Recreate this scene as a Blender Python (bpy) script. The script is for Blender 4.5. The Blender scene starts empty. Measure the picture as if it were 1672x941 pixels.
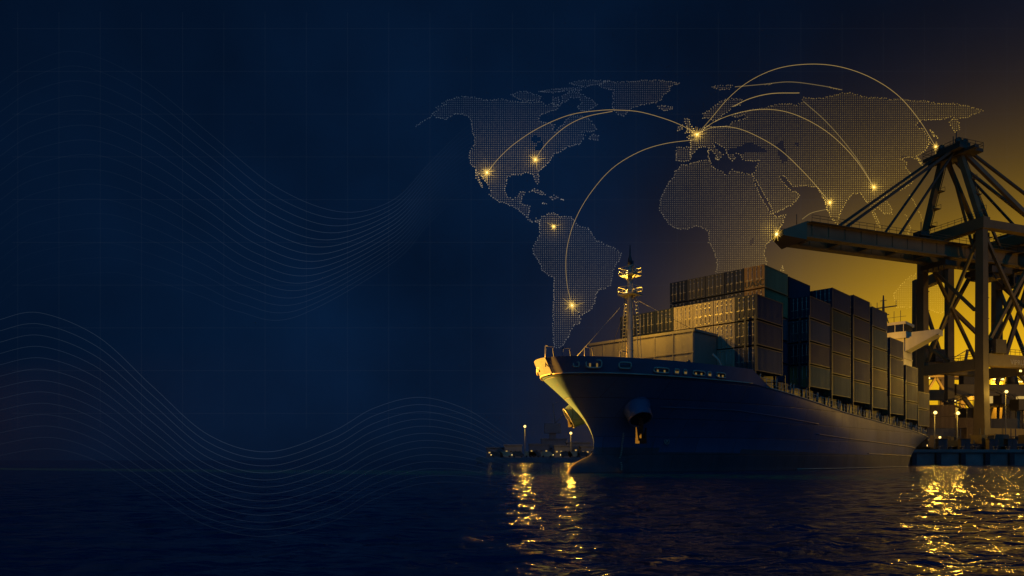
import bpy, math, random
from mathutils import Vector, Matrix
random.seed(7)
R = math.radians
scene = bpy.context.scene
COL = scene.collection

# ------------------------------------------------------------------ camera
HZ, F = 748.0, 1150.0            # horizon row and focal length of the 1672 px photograph
CAMZ = 1.4
cd = bpy.data.cameras.new('camera')
cam = bpy.data.objects.new('camera', cd); COL.objects.link(cam)
cam.location = (0, 0, CAMZ); cam.rotation_euler = (R(90), 0, 0)
cd.sensor_width = 36; cd.lens = 36 * F / 1672
cd.shift_y = (HZ - 470.5) / 1672
cd.clip_start = .1; cd.clip_end = 5000
scene.camera = cam
scene.view_settings.view_transform = 'Standard'
scene.view_settings.look = 'None'
scene.view_settings.exposure = 0
scene.view_settings.gamma = 1
scene.cycles.max_bounces = 6
scene.cycles.volume_bounces = 0
scene.cycles.sample_clamp_indirect = 4
scene.cycles.use_light_tree = True
scene.cycles.transparent_max_bounces = 24

def at(px, py, Y):               # real point at depth Y seen along a pixel
    return Vector(((px - 836) / F * Y, Y, CAMZ + (HZ - py) / F * Y))

# ------------------------------------------------------------------ materials
def new_mat(name):
    m = bpy.data.materials.new(name); m.use_nodes = True
    return m, m.node_tree.nodes, m.node_tree.links

def paint(name, col, rough=.5, metal=0, var=.35, scale=.6, dirt=None, streak=False, bump=0, spec=.5):
    m, N, L = new_mat(name)
    b = N['Principled BSDF']
    b.inputs['Roughness'].default_value = rough
    b.inputs['Metallic'].default_value = metal
    b.inputs['Specular IOR Level'].default_value = spec
    tc = N.new('ShaderNodeTexCoord'); mp = N.new('ShaderNodeMapping')
    L.new(tc.outputs['Object'], mp.inputs['Vector'])
    if streak: mp.inputs['Scale'].default_value = (1, 1, .12)
    nz = N.new('ShaderNodeTexNoise'); nz.inputs['Scale'].default_value = scale
    nz.inputs['Detail'].default_value = 6; nz.inputs['Roughness'].default_value = .65
    L.new(mp.outputs['Vector'], nz.inputs['Vector'])
    cr = N.new('ShaderNodeValToRGB')
    cr.color_ramp.elements[0].position = .3; cr.color_ramp.elements[1].position = .72
    d = dirt or tuple(c * (1 - var) for c in col)
    cr.color_ramp.elements[0].color = (*d, 1); cr.color_ramp.elements[1].color = (*col, 1)
    L.new(nz.outputs['Fac'], cr.inputs['Fac'])
    L.new(cr.outputs['Color'], b.inputs['Base Color'])
    mr = N.new('ShaderNodeMapRange')
    mr.inputs['To Min'].default_value = min(1, rough + .14); mr.inputs['To Max'].default_value = max(.05, rough - .08)
    L.new(nz.outputs['Fac'], mr.inputs['Value']); L.new(mr.outputs['Result'], b.inputs['Roughness'])
    if bump:
        n2 = N.new('ShaderNodeTexNoise'); n2.inputs['Scale'].default_value = scale * 3
        L.new(tc.outputs['Object'], n2.inputs['Vector'])
        bp = N.new('ShaderNodeBump'); bp.inputs['Strength'].default_value = 1; bp.inputs['Distance'].default_value = bump
        L.new(n2.outputs['Fac'], bp.inputs['Height']); L.new(bp.outputs['Normal'], b.inputs['Normal'])
    return m

def glow(name, col, strength, sample=False, attr=False, clear=False):
    m, N, L = new_mat(name)
    N.remove(N['Principled BSDF'])
    e = N.new('ShaderNodeEmission'); e.inputs['Color'].default_value = (*col, 1); e.inputs['Strength'].default_value = strength
    if attr:
        a = N.new('ShaderNodeAttribute'); a.attribute_name = 'glow_colour'
        L.new(a.outputs['Color'], e.inputs['Color'])
    out = e.outputs['Emission']
    if clear:                    # a thread of light: adds to what is behind it
        t = N.new('ShaderNodeBsdfTransparent'); ad = N.new('ShaderNodeAddShader')
        L.new(out, ad.inputs[0]); L.new(t.outputs[0], ad.inputs[1]); out = ad.outputs[0]
    L.new(out, N['Material Output'].inputs['Surface'])
    if not sample: m.cycles.emission_sampling = 'NONE'
    return m

GOLD = (1.0, .54, .06)
M = {}
M['hull'] = paint('hull_paint', (.046, .098, .175), .48, spec=.28, var=.25, scale=.25, streak=True, bump=.012)
M['boot'] = paint('boot_topping_paint', (.065, .065, .075), .6, var=.4, scale=.4, streak=True)
M['bulwark'] = paint('bulwark_paint', (.070, .090, .14), .42, var=.3, scale=.4)
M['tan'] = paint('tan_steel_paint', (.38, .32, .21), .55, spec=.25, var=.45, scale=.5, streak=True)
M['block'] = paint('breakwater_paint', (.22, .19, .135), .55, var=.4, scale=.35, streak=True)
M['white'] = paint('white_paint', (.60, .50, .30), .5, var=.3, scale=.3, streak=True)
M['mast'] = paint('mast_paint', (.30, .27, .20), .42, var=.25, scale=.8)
M['dark'] = paint('dark_steel', (.03, .032, .036), .5, var=.4)
M['anchor'] = paint('anchor_iron', (.008, .008, .010), .7, spec=.15, var=.4)
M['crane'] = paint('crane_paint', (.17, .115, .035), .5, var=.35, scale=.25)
M['craned'] = paint('crane_dark_paint', (.07, .05, .022), .55, var=.4)
M['glass'] = paint('dark_glass', (.01, .012, .016), .12, var=.1)
M['concrete'] = paint('quay_concrete', (.16, .15, .13), .85, var=.45, scale=.3, bump=.02)
M['rubber'] = paint('black_rubber', (.02, .02, .02), .8)
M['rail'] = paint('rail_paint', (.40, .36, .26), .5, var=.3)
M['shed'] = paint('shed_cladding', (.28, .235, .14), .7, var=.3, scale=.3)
M['shore'] = paint('shore_stone', (.10, .11, .13), .9, var=.4, scale=.2)
M['earth'] = paint('hill_earth', (.05, .06, .05), .95, var=.4, scale=.05)
M['lamp'] = glow('lamp_glow', (1, .66, .18), 3)
M['lampbig'] = glow('floodlight_glow', (1, .66, .17), 3.2)
M['window'] = glow('lit_window', (1, .62, .16), .55)
M['dimlight'] = glow('dim_deck_light', (1, .62, .16), .16)
M['bulb'] = glow('node_glow', (1, .76, .30), 2.2)
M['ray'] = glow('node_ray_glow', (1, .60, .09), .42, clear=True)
M['arc'] = glow('route_glow', (1, .64, .16), .15, clear=True)
M['arcdim'] = glow('faint_route_glow', (1, .68, .20), .07, clear=True)
M['dots'] = glow('map_dot_glow', (1, 1, 1), .5, attr=True, clear=True)
M['wave'] = glow('wave_line_glow', (1, 1, 1), .24, attr=True, clear=True)
M['grid'] = glow('grid_line_glow', (.45, .55, .65), .0032, clear=True)

CONT = {'tan': M['tan'],
        'navy': paint('navy_container_paint', (.014, .022, .045), .5, spec=.25, var=.4, scale=.5, streak=True),
        'ochre': paint('ochre_container_paint', (.34, .205, .075), .55, spec=.25, var=.45, scale=.5, streak=True),
        'grey': paint('grey_container_paint', (.06, .062, .07), .55, spec=.25, var=.4, scale=.5, streak=True),
        'brown': paint('brown_container_paint', (.12, .075, .035), .6, spec=.25, var=.45, scale=.5, streak=True)}

# ------------------------------------------------------------------ mesh builder
class MB:
    def __init__(s): s.v = []; s.f = []; s.sm = []; s.c = None
    def add(s, vs, fs, smooth=False):
        o = len(s.v); s.v += [tuple(p) for p in vs]
        s.f += [tuple(i + o for i in f) for f in fs]; s.sm += [smooth] * len(fs)
    def box(s, c, d, M3=None):
        x, y, z = d[0] / 2, d[1] / 2, d[2] / 2
        vs = [Vector((a * x, b * y, e * z)) for e in (-1, 1) for b in (-1, 1) for a in (-1, 1)]
        if M3: vs = [M3 @ p for p in vs]
        vs = [p + Vector(c) for p in vs]
        s.add(vs, [(0, 2, 3, 1), (4, 5, 7, 6), (0, 1, 5, 4), (1, 3, 7, 5), (3, 2, 6, 7), (2, 0, 4, 6)])
    def lo(s, x0, x1, y0, y1, z0, z1): s.box(((x0 + x1) / 2, (y0 + y1) / 2, (z0 + z1) / 2), (abs(x1 - x0), abs(y1 - y0), abs(z1 - z0)))
    def bar(s, a, b, w, h=None, up=(0, 0, 1)):       # rectangular beam from a to b
        a = Vector(a); b = Vector(b); h = h or w; d = b - a
        x = d.normalized(); u = Vector(up)
        if abs(x.dot(u)) > .98: u = Vector((1, 0, 0))
        y = u.cross(x).normalized(); z = x.cross(y)
        m = Matrix((x, y, z)).transposed()
        s.box((a + b) / 2, (d.length, w, h), m)
    def taper(s, a, b, wa, wb):                      # square beam with different end sizes (wx, wy)
        a = Vector(a); b = Vector(b)
        vs = [a + Vector((i * wa[0] / 2, j * wa[1] / 2, 0)) for i, j in ((-1, -1), (1, -1), (1, 1), (-1, 1))] + \
             [b + Vector((i * wb[0] / 2, j * wb[1] / 2, 0)) for i, j in ((-1, -1), (1, -1), (1, 1), (-1, 1))]
        s.add(vs, [(3, 2, 1, 0), (4, 5, 6, 7), (0, 1, 5, 4), (1, 2, 6, 5), (2, 3, 7, 6), (3, 0, 4, 7)])
    def tube(s, pts, r, n=6, caps=True, rs=None):
        pts = [Vector(p) for p in pts]; rings = []
        for i, p in enumerate(pts):
            d = (pts[min(i + 1, len(pts) - 1)] - pts[max(i - 1, 0)])
            if d.length < 1e-9: d = Vector((0, 0, 1))
            d.normalize()
            u = Vector((0, 0, 1)) if abs(d.z) < .95 else Vector((1, 0, 0))
            x = d.cross(u).normalized(); y = x.cross(d)
            rr = rs[i] if rs else r
            rings.append([p + (x * math.cos(2 * math.pi * k / n) + y * math.sin(2 * math.pi * k / n)) * rr for k in range(n)])
        vs = [p for q in rings for p in q]; fs = []
        for i in range(len(pts) - 1):
            for k in range(n):
                a = i * n + k; b = i * n + (k + 1) % n
                fs.append((a, b, b + n, a + n))
        if caps: fs += [tuple(range(n))[::-1], tuple(range((len(pts) - 1) * n, len(pts) * n))]
        s.add(vs, fs, True)
    def ball(s, c, r, n=10):
        c = Vector(c); vs = [c + Vector((0, 0, r))]; fs = []
        m = n // 2
        for i in range(1, m):
            for k in range(n):
                th = math.pi * i / m; ph = 2 * math.pi * k / n
                vs.append(c + Vector((math.sin(th) * math.cos(ph), math.sin(th) * math.sin(ph), math.cos(th))) * r)
        vs.append(c - Vector((0, 0, r))); e = len(vs) - 1
        for k in range(n):
            k2 = (k + 1) % n
            fs.append((0, 1 + k, 1 + k2)); fs.append((e, 1 + (m - 2) * n + k2, 1 + (m - 2) * n + k))
            for i in range(m - 2): fs.append((1 + i * n + k, 1 + (i + 1) * n + k, 1 + (i + 1) * n + k2, 1 + i * n + k2))
        s.add(vs, fs, True)
    def octa(s, c, r):
        c = Vector(c)
        s.add([c + Vector(d) * r for d in ((1, 0, 0), (-1, 0, 0), (0, 1, 0), (0, -1, 0), (0, 0, 1), (0, 0, -1))],
              [(0, 2, 4), (2, 1, 4), (1, 3, 4), (3, 0, 4), (2, 0, 5), (1, 2, 5), (3, 1, 5), (0, 3, 5)])
    def strip(s, rows, smooth=True, flip=False):     # grid of rows of points
        n = len(rows[0]); fs = []
        for i in range(len(rows) - 1):
            for k in range(n - 1):
                q = (i * n + k, i * n + k + 1, (i + 1) * n + k + 1, (i + 1) * n + k)
                fs.append(q[::-1] if flip else q)
        s.add([p for r in rows for p in r], fs, smooth)
    def mesh(s, name, mat):
        me = bpy.data.meshes.new(name); me.from_pydata(s.v, [], s.f)
        me.polygons.foreach_set('use_smooth', s.sm)
        if s.c is not None:
            a = me.color_attributes.new('glow_colour', 'FLOAT_COLOR', 'POINT')
            a.data.foreach_set('color', [x for c in s.c for x in (*c, 1)])
        if mat: me.materials.append(mat)
        me.update(); return me
    def build(s, name, mat, parent=None, label=None):
        o = bpy.data.objects.new(name, s.mesh(name, mat)); COL.objects.link(o)
        if parent: o.parent = parent
        if label: o['label'] = label
        return o

def tag(o, label=None, cat=None, group=None, kind=None):
    if label: o['label'] = label
    if cat: o['category'] = cat
    if group: o['group'] = group
    if kind: o['kind'] = kind
    return o
def empty(name, loc=(0, 0, 0), rz=0):
    o = bpy.data.objects.new(name, None); COL.objects.link(o)
    o.location = loc; o.rotation_euler = (0, 0, rz); o.empty_display_size = .5
    return o
def kids(o): return [c for c in COL.objects if c.parent == o]
def copy_tree(o, parent=None):
    c = o.copy(); COL.objects.link(c)
    if parent: c.parent = parent
    for k in kids(o): copy_tree(k, c)
    return c
def lamp(name, parent, loc, power, col=GOLD, radius=.4, spot=None, aim=None, blend=.5):
    ld = bpy.data.lights.new(name, 'SPOT' if spot else 'POINT'); ld.energy = power; ld.color = col
    ld.shadow_soft_size = radius
    o = bpy.data.objects.new(name, ld); COL.objects.link(o); o.location = loc
    if spot: ld.spot_size = spot; ld.spot_blend = blend
    if aim is not None: o.rotation_euler = (Vector(aim) - Vector(loc)).to_track_quat('-Z', 'Y').to_euler()
    if parent: o.parent = parent
    return o
def lettering(txt, loc, size, rz, parent_container, mat):
    cu = bpy.data.curves.new('lettering', 'FONT'); cu.body = txt; cu.size = size; cu.extrude = .012; cu.align_x = 'CENTER'
    cu.materials.append(mat)
    tmp = bpy.data.objects.new('lettering', cu); me = bpy.data.meshes.new_from_object(tmp); bpy.data.objects.remove(tmp)
    if not me.materials: me.materials.append(mat)
    o = bpy.data.objects.new('lettering', me); COL.objects.link(o)
    o.rotation_euler = (R(90), 0, R(-90)); o.location = loc; o.parent = parent_container
    return o
def lerp(a, b, x): return a + (b - a) * x
def interp(x, pts):
    if x <= pts[0][0]: return pts[0][1]
    for (a, p), (b, q) in zip(pts, pts[1:]):
        if x <= b: return lerp(p, q, (x - a) / (b - a))
    return pts[-1][1]
def spline(P, n):                # Catmull-Rom through points
    P = [Vector(p) for p in P]; Q = [P[0] * 2 - P[1]] + P + [P[-1] * 2 - P[-2]]; out = []
    for i in range(len(P) - 1):
        a, b, c, d = Q[i:i + 4]
        for k in range(n):
            t = k / n
            out.append(.5 * ((2 * b) + (c - a) * t + (2 * a - 5 * b + 4 * c - d) * t * t + (3 * b - 3 * c + d - a) * t ** 3))
    out.append(P[-1]); return out

# ------------------------------------------------------------------ sky
def build_world():
    w = bpy.data.worlds.new('World'); scene.world = w; w.use_nodes = True
    N = w.node_tree.nodes; L = w.node_tree.links; bg = N['Background']
    tc = N.new('ShaderNodeTexCoord'); sx = N.new('ShaderNodeSeparateXYZ'); L.new(tc.outputs['Generated'], sx.inputs[0])
    def mt(op, a, b=None, c=None):
        n = N.new('ShaderNodeMath'); n.operation = op
        for i, q in enumerate((a, b, c)):
            if q is None: continue
            if isinstance(q, (int, float)): n.inputs[i].default_value = q
            else: L.new(q, n.inputs[i])
        return n.outputs[0]
    az = mt('ARCTAN2', sx.outputs['X'], sx.outputs['Y']); el = mt('ARCSINE', sx.outputs['Z'])
    def blob(a0, sa, e0, se):
        p = mt('POWER', mt('ABSOLUTE', mt('DIVIDE', mt('SUBTRACT', az, R(a0)), R(sa))), 2.0)
        q = mt('POWER', mt('ABSOLUTE', mt('DIVIDE', mt('SUBTRACT', el, R(e0)), R(se))), 2.0)
        return mt('EXPONENT', mt('MULTIPLY', mt('ADD', p, q), -1.0))
    nz = N.new('ShaderNodeTexNoise'); nz.inputs['Scale'].default_value = 3.2; nz.inputs['Detail'].default_value = 5
    L.new(tc.outputs['Generated'], nz.inputs['Vector'])
    cl = mt('MULTIPLY_ADD', nz.outputs['Fac'], 1.9, .08)
    clg = mt('MULTIPLY_ADD', nz.outputs['Fac'], .5, .75)
    def colscale(col, f):
        n = N.new('ShaderNodeVectorMath'); n.operation = 'SCALE'; n.inputs[0].default_value = col; L.new(f, n.inputs['Scale']); return n.outputs[0]
    def vadd(a, b):
        n = N.new('ShaderNodeVectorMath'); n.operation = 'ADD'; L.new(a, n.inputs[0]); L.new(b, n.inputs[1]); return n.outputs[0]
    navy = colscale((.0016, .0088, .0300), mt('MULTIPLY', cl, mt('ADD', mt('MULTIPLY', blob(-6, 30, 14, 26), .58), .44)))
    g1 = colscale((.88, .47, .008), mt('MULTIPLY', blob(36.5, 14.8, 3.4, 10.0), clg))
    g2 = colscale((.011, .007, .003), mt('MULTIPLY', blob(34, 15, 13, 13), clg))
    def smooth(v, a, b):
        n = N.new('ShaderNodeMapRange'); n.interpolation_type = 'SMOOTHSTEP'; L.new(v, n.inputs['Value'])
        n.inputs['From Min'].default_value = a; n.inputs['From Max'].default_value = b; return n.outputs['Result']
    back_fill = colscale((.022, .175, .46), mt('MULTIPLY', smooth(mt('MULTIPLY', sx.outputs['Y'], -1.0), .0, .75), smooth(sx.outputs['Z'], -.1, .5)))  # brighter blue added to the sky behind the camera, fills the hull with navy
    keep = mt('SUBTRACT', 1.0, mt('MINIMUM', mt('MULTIPLY', blob(36, 17, 4, 14), 1.2), 1.0))
    n = N.new('ShaderNodeVectorMath'); n.operation = 'SCALE'; L.new(navy, n.inputs[0]); L.new(keep, n.inputs['Scale']); navy = n.outputs[0]
    tot = vadd(vadd(vadd(navy, g1), g2), back_fill)
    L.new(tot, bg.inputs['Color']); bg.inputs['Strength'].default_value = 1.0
build_world()

# ------------------------------------------------------------------ haze and water
HAZE = .00002
def build_haze():
    b = MB(); b.lo(-460, 560, -40, 440, -3, 182)
    m, N, L = new_mat('haze_air'); N.remove(N['Principled BSDF'])
    v = N.new('ShaderNodeVolumePrincipled'); v.inputs['Color'].default_value = (.9, .88, .82, 1)
    v.inputs['Density'].default_value = HAZE; v.inputs['Anisotropy'].default_value = .93
    L.new(v.outputs[0], N['Material Output'].inputs['Volume'])
    tag(b.build('haze', m), 'thin pale night mist hanging over the whole harbour', None, None, 'stuff')
if HAZE: build_haze()

def build_water():
    import numpy as np
    rng = np.random.default_rng(5)
    ys = [-30, -15, -6, -2, 0, 1.2, 2.2, 3]; st = .05
    while ys[-1] < 120: ys.append(ys[-1] + st); st = max(st, ys[-1] * .0068)
    while ys[-1] < 424: ys.append(ys[-1] + st); st *= 1.25
    ys[-1] = 430
    xs = [-440, -300, -200, -140, -100, -80]
    while xs[-1] < 110: xs.append(xs[-1] + (.10 if -9 < xs[-1] < 10 else (.18 if -28 < xs[-1] < 34 else .36)))
    xs += [130, 170, 230, 320, 430, 540]
    X, Y = np.meshgrid(np.array(xs), np.array(ys)); Z = np.zeros_like(X)
    for k in range(44):
        lam = .32 * (8 ** rng.random()); ang = rng.normal(-1.15, .62); kx, ky = math.cos(ang) * 2 * math.pi / lam, math.sin(ang) * 2 * math.pi / lam
        amp = .0062 * lam ** .95; ph = rng.random() * 6.28
        fade = np.clip(1.25 - Y / (lam * 42), 0, 1)       # waves too short for the grid far out are left to the bump
        env = .65 + .35 * np.sin(X * rng.uniform(.04, .16) + Y * rng.uniform(.04, .16) + rng.random() * 6)
        a = np.sin(kx * X + ky * Y + ph + .6 * np.sin(X * .21 * rng.random() + Y * .17 * rng.random() + ph))
        Z += amp * fade * env * (a + .25 * np.cos(2 * (kx * X + ky * Y + ph)))
    Z -= .02
    nx, ny = len(xs), len(ys)
    co = np.stack([X, Y, Z], -1).reshape(-1, 3)
    idx = np.arange(nx * ny).reshape(ny, nx)
    q = np.stack([idx[:-1, :-1], idx[:-1, 1:], idx[1:, 1:], idx[1:, :-1]], -1).reshape(-1, 4)
    me = bpy.data.meshes.new('water'); me.vertices.add(len(co)); me.vertices.foreach_set('co', co.ravel())
    me.loops.add(q.size); me.loops.foreach_set('vertex_index', q.ravel().astype(np.int32))
    me.polygons.add(len(q)); me.polygons.foreach_set('loop_start', np.arange(0, q.size, 4, dtype=np.int32))
    me.update(calc_edges=True); me.polygons.foreach_set('use_smooth', np.ones(len(q), bool)); me.validate()
    m, N, L = new_mat('sea_water'); p = N['Principled BSDF']
    p.inputs['Base Color'].default_value = (.001, .026, .070, 1)
    p.inputs['Roughness'].default_value = .075; p.inputs['IOR'].default_value = 1.33
    tc = N.new('ShaderNodeTexCoord'); prev = None
    for sc, st, dist, rot in (((.14, .26, 1), 1, .40, .2), ((.45, .8, 1), 1, .40, -.25), ((1.4, 2.4, 1), 1, .17, .1), ((4.5, 7, 1), 1, .030, 0)):
        mp = N.new('ShaderNodeMapping'); mp.inputs['Scale'].default_value = sc; mp.inputs['Rotation'].default_value = (0, 0, rot)
        L.new(tc.outputs['Object'], mp.inputs['Vector'])
        nz = N.new('ShaderNodeTexNoise'); nz.inputs['Scale'].default_value = 1; nz.inputs['Detail'].default_value = 3
        L.new(mp.outputs['Vector'], nz.inputs['Vector'])
        bp = N.new('ShaderNodeBump'); bp.inputs['Strength'].default_value = st; bp.inputs['Distance'].default_value = dist
        L.new(nz.outputs['Fac'], bp.inputs['Height'])
        if prev: L.new(prev, bp.inputs['Normal'])
        prev = bp.outputs['Normal']
    L.new(prev, p.inputs['Normal'])
    me.materials.append(m); o = bpy.data.objects.new('water', me); COL.objects.link(o); tag(o, None, None, None, 'structure')
build_water()

# ------------------------------------------------------------------ the ship
D = Vector((.7009, .7133, 0)); SRZ = math.atan2(.7133, .7009)
SHIP = Vector((19.36, 79.63, 0))
ship = empty('container_ship', SHIP, SRZ)
tag(ship, 'dark blue container ship with gold lit bow, moored with containers stacked on deck', 'ship')
BEAM = 9.95
STEM = [(-1, -20.3), (0, -20.2), (.6, -19.8), (1.17, -18.6), (1.5, -17.3), (1.75, -16.6), (2.75, -16.3), (3.9, -16.7), (5.3, -17.9), (7.5, -20.6), (9.0, -22.4), (10.4, -23.4), (12, -23.6)]
SHEER = [(-30, 9.0), (-2, 9.0), (0, 8.8), (22, 7.05), (38, 6.2), (64.5, 4.9)]
def ts(z): return interp(z, STEM)
def te(z): return interp(z, [(0, 58), (5, 64.5)])
def zk(t): return interp(t, SHEER)
def hb(t, z):
    zz = max(0, min(9, z)); t0 = ts(z) if z > 1.75 else -16.6
    x = max(0, min(1, (t - t0) / lerp(52, 33, zz / 9)))
    e = lerp(1.0, .53, (zz / 9) ** 1.2)
    h = BEAM * (1 - (1 - x) ** 2) ** e
    if z < 1.75:
        k = max(0, min(1, (t - ts(z)) / 5.0))
        h = max(h, 1.7 * math.sqrt(k) * math.sqrt(max(0.02, 1 - (max(z, 0) / 1.8) ** 2)) * max(0, min(1, (4 - t) / 14)))
    if t > 46:
        q = (t - 46) / (te(z) - 46); r = lerp(.5, .86, min(1, zz / 4.9))
        h *= 1 - (1 - r) * max(0, q) ** 2
    return h
def hull_pt(u, v, side, z9=9.0):
    z0 = v * z9; t = ts(z0) + (te(z0 * 4.9 / 9) - ts(z0)) * u ** 1.9
    z = v * zk(t) if v > 0 else v
    return Vector((t, side * hb(t, z0 if t < 0 else lerp(z0, z, min(1, t / 20))), z))
def build_hull():
    VS = [-.06, 0, .06, .11, .15, .18, .22, .27, .33, .4, .48, .56, .64, .72, .8, .88, .95, 1.0]; US = [i / 110 for i in range(111)]
    b = MB()
    for side in (1, -1):
        rows = [[hull_pt(u, v, side) for u in US] for v in VS]
        b.strip(rows, True, side > 0)
    tr = [[hull_pt(1, v, s) for s in (-1, 1)] for v in VS]; b.strip(tr, False, False)
    h = b.build('hull', M['hull'], ship)
    # boot topping belongs to the same plating: second material below the line
    h.data.materials.append(M['boot'])
    for p in h.data.polygons:
        z = sum(h.data.vertices[i].co.z for i in p.vertices) / len(p.vertices); t = p.center.x
        if z < interp(t, [(-16, 2.25), (20, 2.0), (60, 1.7)]): p.material_index = 1
    # deck
    b = MB(); TS = [-23.0 + i * (87.4 / 70) for i in range(71)]
    b.strip([[Vector((t, -hb(t, 9) + .05, zk(t) - .12)) for t in TS], [Vector((t, hb(t, 9) - .05, zk(t) - .12)) for t in TS]], False)
    b.build('deck', M['dark'], ship)
    # bulwark round the forecastle
    b = MB(); n = 60
    for side in (1, -1):
        o1, o2, i2, i1 = [], [], [], []
        for k in range(n + 1):
            w = (k / n) ** 1.7
            for lst, z, off in ((o1, 9.0, 0.05), (o2, 10.4, .05), (i2, 10.4, -.22), (i1, 9.0, -.22)):
                t = lerp(ts(z) - .05, 1.2, w)
                zz = z if z < 10 else (10.4 if t < -2.2 else lerp(10.4, 8.75, min(1, (t + 2.2) / 3.2)))
                zz = max(zz, zk(t) + .02) if z > 10 else zk(t) - .02
                hh = hb(t, 9.0) if z < 10 else hb(t + .9, 9.0) + .0
                y = hh + off if k else 0
                lst.append(Vector((t + (-off + .05) * (1 - w) ** 6 * 1.2, side * max(y, 0), zz)))
        b.strip([o1, o2], True, side > 0); b.strip([o2, i2, i1], False, side > 0)
    b.build('bulwark', M['bulwark'], ship)
    # rail cap along bulwark and rubbing strakes
    for zf, t0, t1, r in ((1.0, 0.5, 64.3, .07),):
        b = MB()
        for side in (1, -1):
            b.tube([Vector((t, side * (hb(t, 9 if t < 0 else lerp(9, zk(t), min(1, t / 20))) + .03), zk(t) + .03)) for t in [t0 + i * (t1 - t0) / 60 for i in range(61)]], r, 6)
        b.build('sheer_rail', M['rail'], ship)
    for vf, t0, t1 in ((.55, 14, 62), (.30, 30, 61), (.70, -12, 14)):
        b = MB()
        for side in (1, -1):
            pts = []
            for i in range(50):
                t = t0 + i * (t1 - t0) / 49; z = vf * zk(t)
                pts.append(Vector((t, side * (hb(t, vf * 9 if t < 0 else lerp(vf * 9, z, min(1, t / 20))) + .02), z)))
            b.tube(pts, .055, 6)
        b.build('strake', M['bulwark'], ship)
    b = MB(); b.tube([Vector((t, -hb(t, .1) - .015, .10)) for t in [12 + k * 1.15 for k in range(40)]], .045, 5); b.build('waterline_stripe', M['rail'], ship)
    b = MB()
    for side in (1, -1):
        b.tube([Vector((lerp(ts(9.0) - .02, -2, (i / 50) ** 1.6), side * (hb(lerp(ts(9.0) - .02, -2, (i / 50) ** 1.6), 9) + .05), 9.0)) for i in range(51)], .06, 6)
    b.build('knuckle_rail', M['rail'], ship)
def plate_seams(m):
    N = m.node_tree.nodes; L = m.node_tree.links; b = N['Principled BSDF']
    tc = N.new('ShaderNodeTexCoord'); sx = N.new('ShaderNodeSeparateXYZ'); cx = N.new('ShaderNodeCombineXYZ')
    L.new(tc.outputs['Object'], sx.inputs[0]); L.new(sx.outputs['X'], cx.inputs['X']); L.new(sx.outputs['Z'], cx.inputs['Y'])
    br = N.new('ShaderNodeTexBrick'); L.new(cx.outputs[0], br.inputs['Vector'])
    br.inputs['Scale'].default_value = 1; br.inputs['Brick Width'].default_value = 5.2; br.inputs['Row Height'].default_value = 1.75
    br.inputs['Mortar Size'].default_value = .035; br.inputs['Mortar Smooth'].default_value = .6
    br.inputs['Color1'].default_value = (1, 1, 1, 1); br.inputs['Color2'].default_value = (.80, .80, .82, 1); br.inputs['Mortar'].default_value = (.5, .46, .42, 1)
    old = b.inputs['Base Color'].links[0].from_socket
    st = N.new('ShaderNodeTexNoise'); st.inputs['Scale'].default_value = 1.3; st.inputs['Detail'].default_value = 8
    mp = N.new('ShaderNodeMapping'); mp.inputs['Scale'].default_value = (1.4, 1.4, .10); L.new(tc.outputs['Object'], mp.inputs['Vector']); L.new(mp.outputs[0], st.inputs['Vector'])
    rr = N.new('ShaderNodeValToRGB'); rr.color_ramp.elements[0].position = .60; rr.color_ramp.elements[0].color = (0, 0, 0, 1); rr.color_ramp.elements[1].position = .78; rr.color_ramp.elements[1].color = (.55, .55, .55, 1)
    L.new(st.outputs['Fac'], rr.inputs['Fac'])
    mx = N.new('ShaderNodeMix'); mx.data_type = 'RGBA'; mx.blend_type = 'MULTIPLY'; mx.inputs['Factor'].default_value = 1
    L.new(old, mx.inputs['A']); L.new(br.outputs['Color'], mx.inputs['B'])
    m2 = N.new('ShaderNodeMix'); m2.data_type = 'RGBA'; L.new(rr.outputs['Color'], m2.inputs['Factor']); L.new(mx.outputs['Result'], m2.inputs['A']); m2.inputs['B'].default_value = (.10, .055, .03, 1)
    L.new(m2.outputs['Result'], b.inputs['Base Color'])
    bp = N.new('ShaderNodeBump'); bp.inputs['Distance'].default_value = .02; L.new(br.outputs['Fac'], bp.inputs['Height']); bp.invert = True
    o = b.inputs['Normal'].links
    if o: L.new(o[0].from_socket, bp.inputs['Normal'])
    L.new(bp.outputs['Normal'], b.inputs['Normal'])
plate_seams(M['hull']); plate_seams(M['boot'])
build_hull()
def port_frame(t, z, dz=0):      # point on the port side (local y negative) with outward normal
    f = lambda a, c: Vector((a, -hb(a, c), c))
    p = f(t, z); du = f(t + .2, z) - f(t - .2, z); dv = f(t, min(9, z + .2)) - f(t, z - .2)
    n = du.cross(dv).normalized()
    if n.y > 0: n = -n
    return p, n, du.normalized()
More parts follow.
